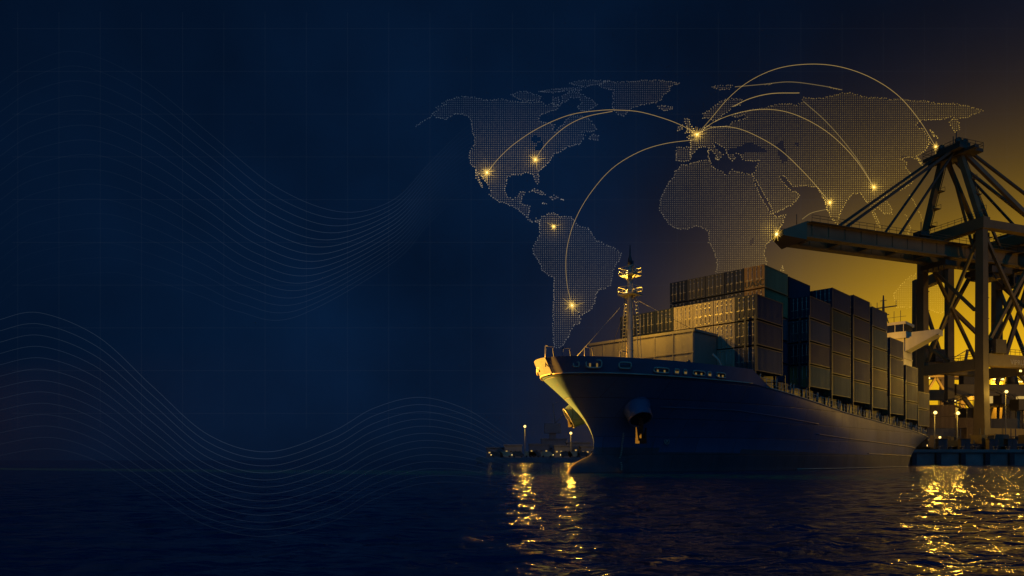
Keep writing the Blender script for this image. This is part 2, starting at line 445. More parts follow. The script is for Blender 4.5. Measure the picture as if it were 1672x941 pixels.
def fairlead(t, z, w, h, side=-1, lit=True):
    p, n, u = port_frame(t, 9.0); p = Vector((p.x, -lerp(hb(t, 9), hb(t + .9, 9), (z - 9) / 1.4) - .05, z)); n = Vector((n.x, n.y, 0)).normalized(); u = Vector((u.x, u.y, 0)).normalized()
    if side > 0: p.y *= -1; n.y *= -1; u.y *= -1
    p = p + n * .07
    m = Matrix((u, n, Vector((0, 0, 1)))).transposed()
    b = MB(); ring = []
    for k in range(20):
        a = 2 * math.pi * k / 20; ca, sa = math.cos(a), math.sin(a)
        ring.append(p + u * (w / 2) * math.copysign(abs(ca) ** .5, ca) + Vector((0, 0, 1)) * (h / 2) * math.copysign(abs(sa) ** .5, sa))
    b.tube(ring + ring[:1], .07, 6, False)
    fr = b.build('fairlead', M['rail'], ship)
    b = MB(); b.add([q - n * .05 for q in ring], [tuple(range(20))]); b.build('dark_disc', M['glass'], fr)  # dark disc in the ring stands in for the shaded hole
    if lit:
        for s_ in (-.25, .2):
            b = MB(); b.tube([p + u * w * s_ + n * .0 + Vector((0, 0, -h * .42)), p + u * w * s_ + Vector((0, 0, h * .05))], .08, 8); b.build('deck_light', M['dimlight'], fr)
fairlead(-20.7, 9.75, 1.4, .7); fairlead(-18.2, 9.7, 1.2, .55, lit=False); fairlead(-21.8, 9.7, .5, .42, lit=False)
fairlead(-21.9, 9.65, .4, .45, 1, False); fairlead(-20.2, 9.7, 1.2, .6, 1, False)
for t, w, h in ((-14.6, 1.7, .45), (-12.9, .55, .42), (-11.9, .4, .42), (-10.2, 1.6, .42), (-8.8, .5, .42), (-7.2, 1.3, .45)): fairlead(t, 9.45, w, h)

def anchor_set(side):
    t, z = -14.2, 6.1
    p, n, u = port_frame(t, z)
    if side > 0: p.y *= -1; n.y *= -1; u.y *= -1
    out = Vector((-.30, -.52, -.80)).normalized() if side < 0 else Vector((-.62, .58, -.50)).normalized()
    b = MB(); a = p - out * 1.2; e = p + out * 1.15
    b.tube([a, lerp(a, e, .55), e, e + out * .12], 1, 24, True, [1.55, 1.32, 1.1, 1.12])
    hp = b.build('hawse_pipe', M['hull'], ship)
    b = MB(); x = out.cross(Vector((0, 0, 1))).normalized(); y = x.cross(out)
    ring = [e + out * .14 + (x * math.cos(k * math.pi / 12) + y * math.sin(k * math.pi / 12)) * 1.08 for k in range(25)]
    b.tube(ring, .09, 6, False); b.build('hawse_lip', M['bulwark'], hp)
    b = MB(); b.add([q + out * .0 for q in ring[:24]], [tuple(range(24))]); b.build('dark_mouth_disc', M['glass'], hp)  # dark disc closes the pipe in place of its inner shade
    b = MB(); c = e + out * .35
    dn = Vector((0, 0, -1)); fw = Vector((1, 0, 0)) * (.8 if side < 0 else .5)
    if side > 0: c = e - out * .25
    if side > 0: dn = dn * .45
    b.bar(c + Vector((0, 0, .3)), c + dn * 1.9, .3, .34)
    b.bar(c + dn * 1.9 - fw * .75, c + dn * 1.9 + fw * .75, .45, .5)
    for s_ in (-1, 1):
        b.taper(c + dn * 1.9 + fw * .62 * s_, c + dn * .55 + fw * 1.0 * s_ + out * .1, (.34, .3), (.1, .08))
    b.build('anchor', M['anchor'], hp)
anchor_set(-1); anchor_set(1)
def side_marks():
    b = MB(); p, n, u = port_frame(-9.0, 3.1); up = Vector((0, 0, 1))
    ring = [p + n * .05 + (u * math.cos(k * math.pi / 10) + up * math.sin(k * math.pi / 10)) * .30 for k in range(21)]
    b.tube(ring, .035, 5, False)
    b.tube([p + n * .05 - u * .2 - up * .2, p + n * .05 + u * .2 + up * .2], .035, 5); b.tube([p + n * .05 + u * .2 - up * .2, p + n * .05 - u * .2 + up * .2], .035, 5)
    b.build('thruster_mark', M['rail'], ship)
    b = MB()
    for k in range(22):
        z = .25 + k * .17; p, n, u = port_frame(-14.2 + .5 * math.sin(k * .12), z)
        b.box(p + n * .03, (.22, .05, .09))
    b.build('draught_marks', M['rail'], ship)
side_marks()
# breakwater block, forecastle gear, mast
def breakwater():
    b = MB(); y0, y1 = 4.5 - 8.75, 18.2 - 8.75
    b.lo(-5, -.25, y0, y1, 8.9, 14.75); bw = b.build('breakwater', M['block'], ship)
    b = MB()
    b.lo(-5.12, -5.0, y0 - .06, y1 + .06, 14.55, 14.83); b.lo(-5.1, -5.0, y0 + .01, y1, 12.35, 12.47)
    b.lo(-5.12, -.2, y0 - .12, y0 - .003, 14.56, 14.82)
    for k in range(6): b.lo(-5.08, -5.002, y0 + .1 + k * 2.3, y0 + .24 + k * 2.3, 9.1, 14.54)
    b.build('stiffener', M['block'], bw)
breakwater()
def foremast():
    mx, my = -10.2, 0.1
    b = MB(); b.tube([(mx, my, 9), (mx, my, 12), (mx, my, 18.2), (mx, my, 21.2)], .33, 16, True, [.36, .34, .29, .25])
    for z in (12.4, 14.6): b.tube([(mx, my, z), (mx, my, z + .09)], .38, 16)
    mast = b.build('foremast', M['mast'], ship)
    for z, w in ((18.1, .95), (20.1, .85)):
        b = MB(); b.lo(mx - .8, mx + .8, my - w, my + w, z, z + .14)
        for s_ in (-1, 1): b.bar((mx, my, z - .6), (mx, my + s_ * .9 * w, z), .09)
        pf = b.build('platform', M['mast'], mast)
        b = MB()
        for zz in (.45, .85):
            b.tube([(mx - .8, my - w, z + zz), (mx + .8, my - w, z + zz), (mx + .8, my + w, z + zz), (mx - .8, my + w, z + zz), (mx - .8, my - w, z + zz)], .03, 5)
        for xx in (-.8, 0, .8):
            for yy in (-w, 0, w): b.tube([(mx + xx, my + yy, z + .1), (mx + xx, my + yy, z + .87)], .03, 5)
        b.build('railing', M['rail'], pf)
        b = MB(); b.ball((mx + .6, my + w * .95, z + .5), .17); b.build('lamp', M['lampbig'], pf)
        lamp('mast_lamp', ship, (mx + 1.3, my + w * .8 + .5, z + .5), 2100, radius=.15)
        b = MB(); b.tube([(mx + .3, my - w * .5, z + .14), (mx + .3, my - w * .5, z + .7)], .2, 10); b.build('horn', M['rail'], pf)
    b = MB(); b.tube([(mx, my, 21.2), (mx, my, 21.9), (mx, my, 22.2), (mx, my, 23.3)], .1, 8, True, [.26, .2, .09, .04]); b.tube([(mx, my - .3, 20.7), (mx, my - .3, 21.6)], .12, 8)
    b.build('mast_tip', M['dark'], mast)
    for s_ in (-1, 1):
        b = MB(); y = my + s_ * 1.25; y2 = my + s_ * .62
        for dy in (-.18, .18): b.tube([(mx + .2, y + dy, 9.2), (mx + .2, y2 + dy, 18.0)], .035, 5)
        for k in range(24): b.tube([(mx + .2, lerp(y, y2, k / 24) - .18, 9.4 + k * .36), (mx + .2, lerp(y, y2, k / 24) + .18, 9.4 + k * .36)], .025, 4)
        b.build('ladder', M['mast'], mast)
    for a in ((-4.9, -4.0, 14.8), (-17, 3, 10.2), (-16, -3.5, 10.2), (-4.9, 6, 14.8)):
        b = MB(); b.tube([(mx, my, 18), a], .022, 4); b.build('stay', M['mast'], mast)
foremast()
def deck_gear():
    for t, y, h in ((-23, .3, 1.1), (-22.2, -1.0, .9), (-21, -2.6, .9), (-18.5, -4.6, .6), (-17, 5, .8)):
        b = MB(); b.tube([(t, y, 9.6), (t, y, 10.4 + h)], .06, 6); b.tube([(t, y, 10.4 + h), (t + .4, y - .5, 10.4 + h - .1), (t + .5, y - .6, 10.3)], .05, 6); b.build('stanchion', M['bulwark'], ship)
    for t, y in ((-9.8, -1.5), (-10.6, 1.7)):
        b = MB(); b.tube([(t, y - .6, 9.2), (t, y - .6, 11.1), (t, y + .6, 11.1), (t, y + .6, 9.2)], .07, 6); b.build('guard_rail', M['rail'], ship)
    for t, y, h in ((-8.4, -5.6, 1.9), (-7.1, -6.2, 1.5), (-6.6, -6.4, 1.5)):
        b = MB(); b.tube([(t, y, 9), (t, y, 9 + h)], .16, 8); b.ball((t, y, 9 + h), .24, 8); b.build('vent', M['dark'], ship)
    b = MB(); b.tube([(-3.6, -5.6, 12.2), (-3.1, -6.0, 11.6), (-2.6, -6.7, 9.4)], .1, 6); b.tube([(-2.4, -6, 11), (-1.2, -7.2, 10.6), (-1.2, -7.4, 9.4)], .06, 6)
    b.build('crane_hook_davit', M['rail'], ship)
deck_gear()
def mast_fill_lamp():  # lamp added behind the bulwark to light the foremast
    b = MB(); b.tube([(-17.5, 2.2, 9), (-17.5, 2.2, 10.2)], .06, 6); b.box((-17.4, 2.2, 10.28), (.25, .3, .2)); b.build('mast_fill_lamp', M['dark'], ship)
    lamp('mast_fill_beam', ship, (-17.0, 2.2, 10.25), 1500, radius=.12, spot=R(70), aim=(-10, .2, 15.5), blend=.6)
mast_fill_lamp()
def house_fill():  # floodlight added ahead of the deckhouse to brighten it
    b = MB(); b.tube([(51.2, -3.2, 7), (51.2, -3.2, 20.8)], .09, 6); b.box((51.3, -3.2, 20.9), (.4, .5, .3)); b.build('floodlight', M['dark'], ship)
    lamp('fill_beam', ship, (51.8, -3.2, 21.3), 2000, radius=.15, spot=R(95), aim=(61, -5.5, 21.5), blend=.5)
house_fill()

# ------------------------------------------------------------------ containers
def cont_body(L_, W, H):
    b = MB(); x, y = L_ / 2, W / 2; p = .16
    for i in (-1, 1):
        for j in (-1, 1): b.lo(i * x, i * (x - p), j * y, j * (y - p), 0, H)
    for j in (-1, 1):
        for z0, z1 in ((0.03, .13), (H - .10, H - .02)): b.lo(-x + p, x - p, j * y * .999, j * (y - .12), z0, z1)
    for i in (-1, 1):
        for z0, z1 in ((.012, .17), (H - .15, H - .012)): b.lo(i * x * .999, i * (x - .12), -y + p, y - p, z0, z1)
    n = int(L_ / .30); st = (L_ - 2 * p) / n
    for j in (-1, 1):
        xs = []
        for k in range(n):
            a = -x + p + k * st
            xs += [(a, .02), (a + st * .3, .02), (a + st * .5, .075), (a + st * .8, .075)]
        xs.append((x - p, .02))
        b.strip([[Vector((a, j * (y - d), .12)) for a, d in xs], [Vector((a, j * (y - d), H - .09)) for a, d in xs]], False, j > 0)
    xs = []; n = 8; st = (W - 2 * p) / n
    for k in range(n):
        a = -y + p + k * st; xs += [(a, .02), (a + st * .3, .02), (a + st * .5, .07), (a + st * .8, .07)]
    xs.append((y - p, .02))
    b.strip([[Vector((x - d, a, .17)) for a, d in xs], [Vector((x - d, a, H - .15)) for a, d in xs]], False)
    b.add([(-x + .05, -y + .05, H - .03), (x - .05, -y + .05, H - .03), (x - .05, y - .05, H - .03), (-x + .05, y - .05, H - .03)], [(0, 1, 2, 3)])
    b.add([(-x + .05, -y + .05, .02), (x - .05, -y + .05, .02), (x - .05, y - .05, .02), (-x + .05, y - .05, .02)], [(3, 2, 1, 0)])
    b.lo(-x + .10, -x + .16, -y + p, y - p, .17, H - .15)       # closed front behind the doors
    return b
def cont_door(L_, W, H, s_):
    b = MB(); x, y = L_ / 2, W / 2; y0, y1 = (-y + .17, -.015) if s_ < 0 else (.015, y - .17)
    b.lo(-x + .04, -x + .098, y0, y1, .19, H - .17)
    n = 4; st = (H - .56) / n
    for k in range(n): b.lo(-x + .018, -x + .042, y0 + .08, y1 - .08, .28 + k * st, .28 + k * st + st * .55)
    return b
def cont_bars(L_, W, H, s_):
    b = MB(); x, y = L_ / 2, W / 2
    for o in (.28, .78):
        yy = s_ * o; b.tube([(-x - .01, yy, .12), (-x - .01, yy, H - .1)], .035, 6)
        for z in (.22, H * .42, H * .75, H - .2): b.box((-x + .0, yy, z), (.07, .15, .1))
        b.box((-x - .03, yy + .12 * s_, H * .40), (.04, .26, .07))
    return b
CL, CW = 6.35, 2.42
protos = {}
M['barmetal'] = paint('lock_rod_metal', (.38, .34, .26), .4, metal=.6, var=.3)
def proto(col, H, doors):
    key = (col, H, doors)
    if key not in protos:
        base = protos.get((col, H))
        if not base: base = protos[(col, H)] = cont_body(CL, CW, H).mesh('shipping_container', CONT[col])
        dm = protos.get((col, H, 'd'))
        if doors and not dm:
            dm = protos[(col, H, 'd')] = [(cont_door(CL, CW, H, s_).mesh('door', CONT[col]), cont_bars(CL, CW, H, s_).mesh('locking_bars', M['barmetal'])) for s_ in (-1, 1)]
        protos[key] = (base, dm if doors else None)
    return protos[key]
ORD = ['first', 'second', 'third', 'fourth', 'fifth', 'sixth', 'seventh', 'eighth', 'ninth']
CNAME = {'tan': 'tan', 'navy': 'dark blue', 'ochre': 'ochre', 'grey': 'grey', 'brown': 'rusty brown'}
def container(loc, rz, col, H, doors, label, group):
    base, dm = proto(col, H, doors)
    o = bpy.data.objects.new('shipping_container', base); COL.objects.link(o); o.location = loc; o.rotation_euler = (0, 0, rz)
    tag(o, label, 'container', group)
    if doors:
        for d, k in dm:
            q = bpy.data.objects.new('door', d); COL.objects.link(q); q.parent = o
            e = bpy.data.objects.new('locking_bars', k); COL.objects.link(e); e.parent = q
    return o
NV = Vector((.7133, -.7009, 0))
def ship_pt(t, s, z): return Vector((25.6, 73.5, 0)) - NV * s + D * t + Vector((0, 0, z))
# bay: (t, base height, tiers per row from the near side, container height, doors shown)
BAYS = [(0.0, 10.5, [3, 3, 3, 3, 3, 3, 3], 2.6, True), (7.2, 10.0, [0, 5, 5, 5, 5, 5, 0], 2.6, True),
        (13.9, 9.85, [4, 5, 4], 2.6, True), (21.0, 9.3, [5, 5, 5], 2.6, True), (28.5, 8.9, [5, 5, 5], 2.75, True),
        (36.0, 8.5, [5, 5, 5], 2.75, True), (43.9, 8.0, [4, 4, 4], 2.75, True), (51.6, 7.5, [3, 3], 2.75, False), (58.4, 6.7, [2], 2.75, False)]
ODD = {}
FRONT = [['grey', 'navy', 'navy'], ['tan', 'tan', 'tan'], ['brown', 'tan', 'tan'], ['tan', 'tan', 'tan'], ['navy', 'grey', 'navy'], ['navy', 'navy', 'navy'], ['navy', 'grey', 'navy']]
SECOND = [[], ['navy', 'navy', 'grey', 'ochre', 'ochre'], ['navy', 'navy', 'navy', 'grey', 'navy'], ['navy'] * 3 + ['navy', 'grey'], ['navy'] * 3 + ['navy', 'grey'], ['navy'] * 5, []]
OUTER = {2: ['ochre', 'navy', 'grey', 'navy'], 3: ['ochre', 'navy', 'navy', 'brown', 'navy'], 4: ['ochre', 'grey', 'navy', 'navy', 'navy'], 5: ['ochre', 'navy', 'ochre', 'ochre', 'grey'],
         6: ['ochre', 'navy', 'grey', 'grey'], 7: ['ochre', 'ochre', 'grey'], 8: ['ochre', 'ochre']}
for bi, (t, zb, rows, H, doors) in enumerate(BAYS):
    for r, n in enumerate(rows):
        for k in range(n):
            if bi == 0: col = FRONT[r][k]
            elif bi == 1: col = SECOND[r][k]
            elif r == 0: col = OUTER[bi][k]
            else: col = random.choice(['navy', 'navy', 'grey', 'navy', 'brown'])
            j = random.uniform(-.04, .04)
            lab = '%s container, %s up from deck in the %s row from the near side, %s stack behind the bow' % (
                CNAME[col], 'lowest' if k == 0 else ('topmost' if k == n - 1 else ORD[k]), ORD[r] if r else 'outer', ORD[bi])
            lab = lab.replace('in the outer row from the near side', 'in the outermost near row').replace(' up from deck', '' if k in (0, n - 1) else ' up')
            lab = lab.replace(' in the ', ', ').replace(' from the near side', ' from near side')
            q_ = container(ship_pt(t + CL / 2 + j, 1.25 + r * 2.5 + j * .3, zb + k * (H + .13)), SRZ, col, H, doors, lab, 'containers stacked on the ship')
            if (bi, r, k) == (1, 1, 4): marked = q_
# lettering on a container door
lettering('UASC', (-CL / 2 - .035, 0, .25), .95, 0, marked, M['dark'])
# hatch coamings, lashing bridges and side rails
def deck_structures():
    for bi, (t, zb, rows, H, doors) in enumerate(BAYS):
        b = MB(); zd = zk(t + CL) - .3
        w0, w1 = -8.6, (8.6 if bi not in (7, 8) else -3.5)
        b.lo(t + .3, t + CL - .2, w0 + .9, w1, zd, zb - .02); b.build('hatch_coaming', M['dark'], ship)
        n = rows[0] if bi != 1 else 0
        b = MB()
        for y in (-8.70, -7.6): b.bar((t - .38, y, zk(t) - .1), (t - .38, y, zb + H * max(0, n - 1) + .6), .16)
        if bi:
            for k in range(max(1, n)): b.bar((t - .38, -8.7, zb + k * H - .1), (t - .38, 3, zb + k * H - .1), .12)
            for y in (-5, -2.5, 0, 2.5): b.bar((t - .38, y, zk(t) - .1), (t - .38, y, zb + H * max(0, n - 1)), .14)
        b.build('lashing_bridge', M['dark'], ship)
        # lit stanchions at the deck edge
        for q in (-.1, CL * .5, CL):
            b = MB(); tt = t + q; yy = -hb(tt, 9) * 1 + .28; z0 = zk(tt)
            b.tube([(tt, yy, z0 - .1), (tt, yy, z0 + 1.25), (tt + .35, yy + .1, z0 + 1.45), (tt + .35, yy + .3, z0 + .2)], .05, 6)
            b.build('stanchion', M['rail'], ship)
        b = MB()
        for zz in (.5, 1.0): b.tube([(t + .3, -hb(t, 9) + .25, zk(t) + zz), (t + CL, -hb(t + CL, 9) + .25, zk(t + CL) + zz)], .028, 5)
        for q in range(1, 6): b.tube([(t + q * 1.05, -hb(t + q * 1.05, 9) + .25, zk(t + q * 1.05) - .1), (t + q * 1.05, -hb(t + q * 1.05, 9) + .25, zk(t + q * 1.05) + 1.0)], .028, 5)
        b.build('railing', M['rail'], ship)
deck_structures()
def superstructure():
    y0, y1 = 2.5 - 8.75, 13.5 - 8.75; t0, t1 = 59.5, 64.0; zb = 5.0
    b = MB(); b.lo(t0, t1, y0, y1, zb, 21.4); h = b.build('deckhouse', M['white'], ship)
    for z in (9, 12, 15, 18):
        b = MB(); b.lo(t0 - .12, t1 + .05, y0 - .12, y1 + .1, z, z + .16); b.build('deck_edge', M['white'], h)
    for z in (19.3, 16.3, 13.2):
        for y in (-5.4, -3.6, -1.6, .4, 2.4):
            b = MB(); b.lo(t0 - .03, t0 + .05, y - .28, y + .28, z, z + .7); b.build('window', M['glass'], h)
    for z in (19.2, 16.2, 13.2):
        for t in (60.8, 62.6):
            b = MB(); b.lo(t - .25, t + .25, y0 - .03, y0 + .05, z, z + .7); b.build('window', M['glass'], h)
    b = MB(); b.lo(t0 - .5, t1, y0 - .4, y1 + .4, 21.4, 22.5); b.lo(t0 - .45, t1, y0 - .35, y1 + .35, 23.75, 24.2); b.lo(t0 - .1, t1 - .1, y0, y1, 22.5, 23.75)
    wh = b.build('wheelhouse', M['white'], ship)
    b = MB(); b.lo(t0 - .32, t0 - .18, y0 - .2, y1 + .2, 22.5, 23.75); b.lo(t0 - .2, t1 - .5, y0 - .22, y0 - .1, 22.5, 23.75); b.build('window_band', M['glass'], wh)
    b = MB()
    for k in range(9): b.lo(t0 - .36, t0 - .3, y0 + k * 1.3 - .05, y0 + k * 1.3 + .05, 22.5, 23.75)
    b.build('mullion', M['white'], wh)
    b = MB(); w = 5.0
    b.lo(t0 + .6, t1 - 1.6, y0 - w, y0 - .42, 21.5, 22.4)
    b.add([(t0 + .25, y0 - w + .2, 21.6), (t1 - 1.3, y0 - w + .2, 21.6), (t1 - 1.3, y0 - .02, 21.6), (t0 + .25, y0 - .02, 21.6), (t0 + .25, y0 - .02, 19.2), (t1 - 1.3, y0 - .02, 19.2)],
          [(0, 1, 5, 4), (0, 4, 3), (1, 2, 5)])
    b.build('bridge_wing', M['white'], wh)
    b = MB(); mx, my = 61, -2.6
    b.tube([(mx, my, 24.2), (mx, my, 27.2), (mx, my, 29.4)], .2, 8, True, [.35, .2, .1]); b.bar((mx, my - 2.1, 27.3), (mx, my + 2.1, 27.3), .18)
    b.bar((mx, my - .9, 26.0), (mx, my + .9, 26.0), .14); b.bar((mx, my - .5, 28.5), (mx, my + .5, 28.5), .1)
    for y in (-2, 2, 1.0): b.tube([(mx, my + y, 27.2), (mx, my + y, 28.3)], .05, 5)
    for y in (-.9, .9): b.tube([(mx, my + y, 24.2), (mx, my + y * .3, 26.5)], .09, 6)
    b.build('radar_mast', M['dark'], wh)
    for dx, dy in ((.4, -2.6), (.2, 1.6), (1.2, 3.2)):
        b = MB(); b.ball((t0 + 1 + dx, dy, 25.0), .45); b.tube([(t0 + 1 + dx, dy, 24.1), (t0 + 1 + dx, dy, 24.8)], .15, 6); b.build('radar_dome', M['white'], wh)
    b = MB()
    for y in (-5.6, -4.6, 3.4, 4.6): b.tube([(t0 + .4, y, 24.2), (t0 + .4, y, 26.2)], .04, 5)
    b.tube([(t0, y0 - .3, 25.1), (t0, y1 + .3, 25.1)], .03, 5)
    b.build('aerial', M['dark'], wh)
    b = MB()
    for t in (60.5, 62.2): b.tube([(t, y0 - .02, 14.6), (t, y0 - .9, 14.6), (t, y0 - .9, 13.8)], .1, 6)
    b.build('davit', M['white'], h)
superstructure()

# ------------------------------------------------------------------ quay and crane
QZ = 2.9
def quay():
    b = MB(); b.lo(52, 520, 133, 424, -.5, QZ); q = tag(b.build('quay', M['concrete']), 'long concrete quay with black fenders, under the crane', 'quay')
    b = MB(); b.lo(52, 520, 132.55, 133, QZ - .45, QZ + .12); b.build('coping', M['concrete'], q)
    for k in range(26):
        x = 66 + k * 4.6
        b = MB(); b.lo(x, x + .9, 132.4, 133, .1, 2.3)
        b.build('fender', M['rubber'], q)
quay()
BX = Vector((.937, .348, 0)); QX = Vector((-.348, .937, 0))
CR0 = Vector((54.7, 140, 0)) + BX * 45.2 + Vector((0, 0, QZ))
crane = empty('gantry_crane', CR0, math.atan2(.348, .937))
tag(crane, 'large ship to shore gantry crane with its boom lowered over the moored ship', 'crane')
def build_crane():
    P = lambda n, b, m='crane', par=crane, lab=None: b.build(n, M[m], par, lab)
    W = 7.0; LX = 19.0; ZT = 46.9; ZB = 41.2   # leg top, boom underside (above quay)
    for x in (0, LX):
        for y in (-W, W):
            b = MB(); b.taper((x, y, 2.4), (x, y, 16), (1.7, 2.7), (1.65, 1.9)); b.taper((x, y, 16), (x, y, ZT), (1.65, 1.9), (1.55, 1.6))
            for sx in (-1.02, 1.02):
                for sy in (-1, 1): b.bar((x + sx * .7, y + sy * .88, 16.2), (x + sx * .66, y + sy * .78, ZT - 1), .1)
            lg = P('leg', b)
            b = MB(); b.lo(x - 4.5, x + 4.5, y - .9, y + .9, .9, 2.4)
            for k in range(6): b.tube([(x - 4 + k * 1.6, y - .5, .55), (x - 4 + k * 1.6, y + .5, .55)], .5, 12)
            P('bogie', b, 'craned', lg)
            b = MB()                       # leg ladder with landings
            for k in range(9): b.lo(x + 1.0, x + 1.6, y - .5, y + .5, 6 + k * 4.4, 6.12 + k * 4.4)
            b.bar((x + 1.2, y - .3, 3), (x + 1.2, y - .3, 44), .06); b.bar((x + 1.2, y + .3, 3), (x + 1.2, y + .3, 44), .06)
            P('ladder', b, 'craned', lg)
    for x in (0, LX):                      # portal beam and top beam across the rails
        b = MB(); b.lo(x - .85, x + .85, -W + 1.0, W - 1.0, 17.3, 19.6); pb = P('portal_beam', b)
        b = MB()
        for z in (.6, 1.1): b.tube([(x - .8, -W + 1.2, 19.6 + z), (x - .8, W - 1.2, 19.6 + z)], .05, 4)
        for k in range(9): b.tube([(x - .8, -W + 1.4 + k * 1.4, 19.5), (x - .8, -W + 1.4 + k * 1.4, 20.8)], .05, 4)
        P('railing', b, 'craned', pb)
        b = MB(); b.lo(x - 1.0, x + 1.0, -W - 1.1, W + 1.1, ZT, ZT + 2.4)
        tb = P('top_beam', b)
        b = MB()
        for z in (.6, 1.1): b.tube([(x - .95, -W - 1, ZT + 2.4 + z), (x - .95, W + 1, ZT + 2.4 + z)], .05, 4)
        for k in range(11): b.tube([(x - .95, -W - 1 + k * 1.6, ZT + 2.3), (x - .95, -W - 1 + k * 1.6, ZT + 3.6)], .05, 4)
        P('railing', b, 'craned', tb)
        for a, c in (((x, -W + 1.2, 44.5), (x, W - 1.2, 20.5)), ((x - .42, W - 1.2, 43), (x - .42, -W + 1.2, 30))):
            b = MB(); b.bar(a, c, .55, .6); P('brace', b)
        b = MB(); b.bar((x, W - 1.2, 24), (x, W - 6.5, 19.9), .6); P('brace', b)
    for y in (-W, W):
        b = MB(); b.lo(.95, LX - .95, y - .9, y + .9, 18.0, 20.6); pb = P('portal_beam', b)
        b = MB()
        for z in (.6, 1.1): b.tube([(1.2, y - 1.1, 20.6 + z), (LX - 1.2, y - 1.1, 20.6 + z)], .05, 4)
        for k in range(12): b.tube([(1.4 + k * 1.45, y - 1.1, 20.6), (1.4 + k * 1.45, y - 1.1, 21.7)], .05, 4)
        P('railing', b, 'craned', pb)
        if y < 0:
            tx = lettering('VIPRU', (9.6, y - .93, 18.5), 1.6, 0, pb, M['rail']); tx.rotation_euler = (R(90), 0, 0)
        b = MB(); b.lo(.98, LX - .98, y - .8, y + .8, 2.9, 4.8); P('sill_beam', b)
        b = MB(); b.bar((1.1, y, 45.5), (LX - 1, y, 21), .6, .6); P('brace', b)
        b = MB(); b.bar((1.1, y + .5, 21.2), (LX - 1, y + .5, 44.5), .7, .7); P('brace', b)
        b = MB(); b.lo(2.2, 5.4, y - 1.5, y + .9, 20.7, 23.6); P('switch_cabin', b, 'craned')
        b = MB(); b.lo(1.3, LX - 1.3, y - .8, y + .8, ZT + .3, ZT + 2.0); P('top_tie', b)
    # boom: twin girders
    for y in (-2.6, 2.6):
        b = MB(); b.lo(-43.5, 62, y - .65, y + .65, ZB + .7, ZB + 3.3)
        b.lo(-43.5, 62, y - .95, y + .95, ZB + 3.1, ZB + 3.5); b.lo(-43.5, 62, y - .85, y + .85, ZB + .45, ZB + .75)
        for k in range(24): b.lo(-42 + k * 4.2, -41.85 + k * 4.2, y - .74, y + .74, ZB + .75, ZB + 3.1)
        g = P('boom_girder', b)
        b = MB(); s_ = -1 if y < 0 else 1; yy = y + s_ * 1.7
        b.lo(-43, 60, y + s_ * .96, yy, ZB + 3.2, ZB + 3.32)
        for z in (.65, 1.2): b.tube([(-43, yy, ZB + 3.3 + z), (60, yy, ZB + 3.3 + z)], .045, 4)
        for k in range(52): b.tube([(-43 + k * 2, yy, ZB + 3.3), (-43 + k * 2, yy, ZB + 4.5)], .045, 4)
        P('walkway', b, 'craned', g)
    for k in range(13):
        b = MB(); b.lo(-41 + k * 8, -40.2 + k * 8, -1.94, 1.94, ZB + .8, ZB + 2.6); P('boom_tie', b, 'craned')
    b = MB()                               # pointed boom tip
    vs = [(-43.5, -3.5, ZB - .1), (-43.5, 3.5, ZB - .1), (-43.5, 3.5, ZB + 3.5), (-43.5, -3.5, ZB + 3.5), (-47.5, -1.6, ZB + .9), (-47.5, 1.6, ZB + .9), (-47.5, 1.6, ZB + 2.0), (-47.5, -1.6, ZB + 2.0)]
    b.add(vs, [(0, 1, 2, 3), (4, 7, 6, 5), (0, 4, 5, 1), (1, 5, 6, 2), (2, 6, 7, 3), (3, 7, 4, 0)]); tip = P('boom_tip', b)
    b = MB(); b.tube([(-45, -2.4, ZB + 3), (-45, -2.4, ZB + 5)], .07, 5); b.tube([(-45, 2.4, ZB + 3), (-45, 2.4, ZB + 4.6)], .07, 5); P('mast', b, 'craned', tip)
    b = MB(); b.ball((-47.8, 0, ZB + 1.5), .26, 12); P('tip_lamp', b, 'bulb', tip)
    b = MB()
    for i in range(26):  # glare of the tip lamp shaped as thin glowing spikes
        a = 2 * math.pi * i / 26; l = random.uniform(.8, 1.7); d = Vector((random.uniform(-.2, .2), math.cos(a), math.sin(a))); c = Vector((-47.8, 0, ZB + 1.5)); b.tube([c + d * .25, c + d * l], 1, 4, True, [.05, .008])
    P('glare_rays', b, 'ray', tip)
    # A-frame mast
    AP = (.8, 0, 66.6); AX, AZ = -3.3, -1.9
    for y in (-1, 1):
        b = MB(); b.bar((0, y * (W - .3), ZT + 2.3), (3.2 + AX, y * 2.0, 67.3 + AZ), 1.15, 1.0, up=(0, 1, 0)); ml = P('mast_leg', b)
        b = MB()
        for k in range(3):
            q = .25 + k * .2; c = Vector((0, y * W, ZT)).lerp(Vector((3.2 + AX, y * 2, 67 + AZ)), q); b.box(c + Vector((1.1, 0, 0)), (1.6, 1.8, .14)); b.tube([c + Vector((1.9, -.9, 1)), c + Vector((1.9, .9, 1))], .05, 4)
            b.tube([c + Vector((1.9, -.9, 0)), c + Vector((1.9, -.9, 1))], .05, 4)
        b.bar((1.5, y * W, ZT + 3), (4.4 + AX, y * 2.3, 66 + AZ), .12); b.bar((1.9, y * W, ZT + 3), (4.8 + AX, y * 2.3, 66 + AZ), .12)
        P('ladder', b, 'craned', ml)
        b = MB(); b.bar((LX, y * (W - .4), ZT + 2.4), (4.6 + AX, y * 2.0, 67.3 + AZ), .8, .8); P('backstay_strut', b)
        b = MB(); b.bar((LX * .62, y * 3.0, ZB + 3.5), (4.4 + AX, y * 1.2, 66.8 + AZ), .45, .45); P('backstay_strut', b)
    b = MB(); b.lo(.2, 7.4, -4.4, 4.4, 66.9, 67.6); b.lo(2.4, 5.6, -2.8, 2.8, 67.6, 69.2); b.lo(1.8, 3, -6.6, 4.4, 66.2, 66.85)
    b.v = [(q[0] + AX, q[1], q[2] + AZ) for q in b.v]; ap = P('apex_platform', b, 'craned')
    b = MB()
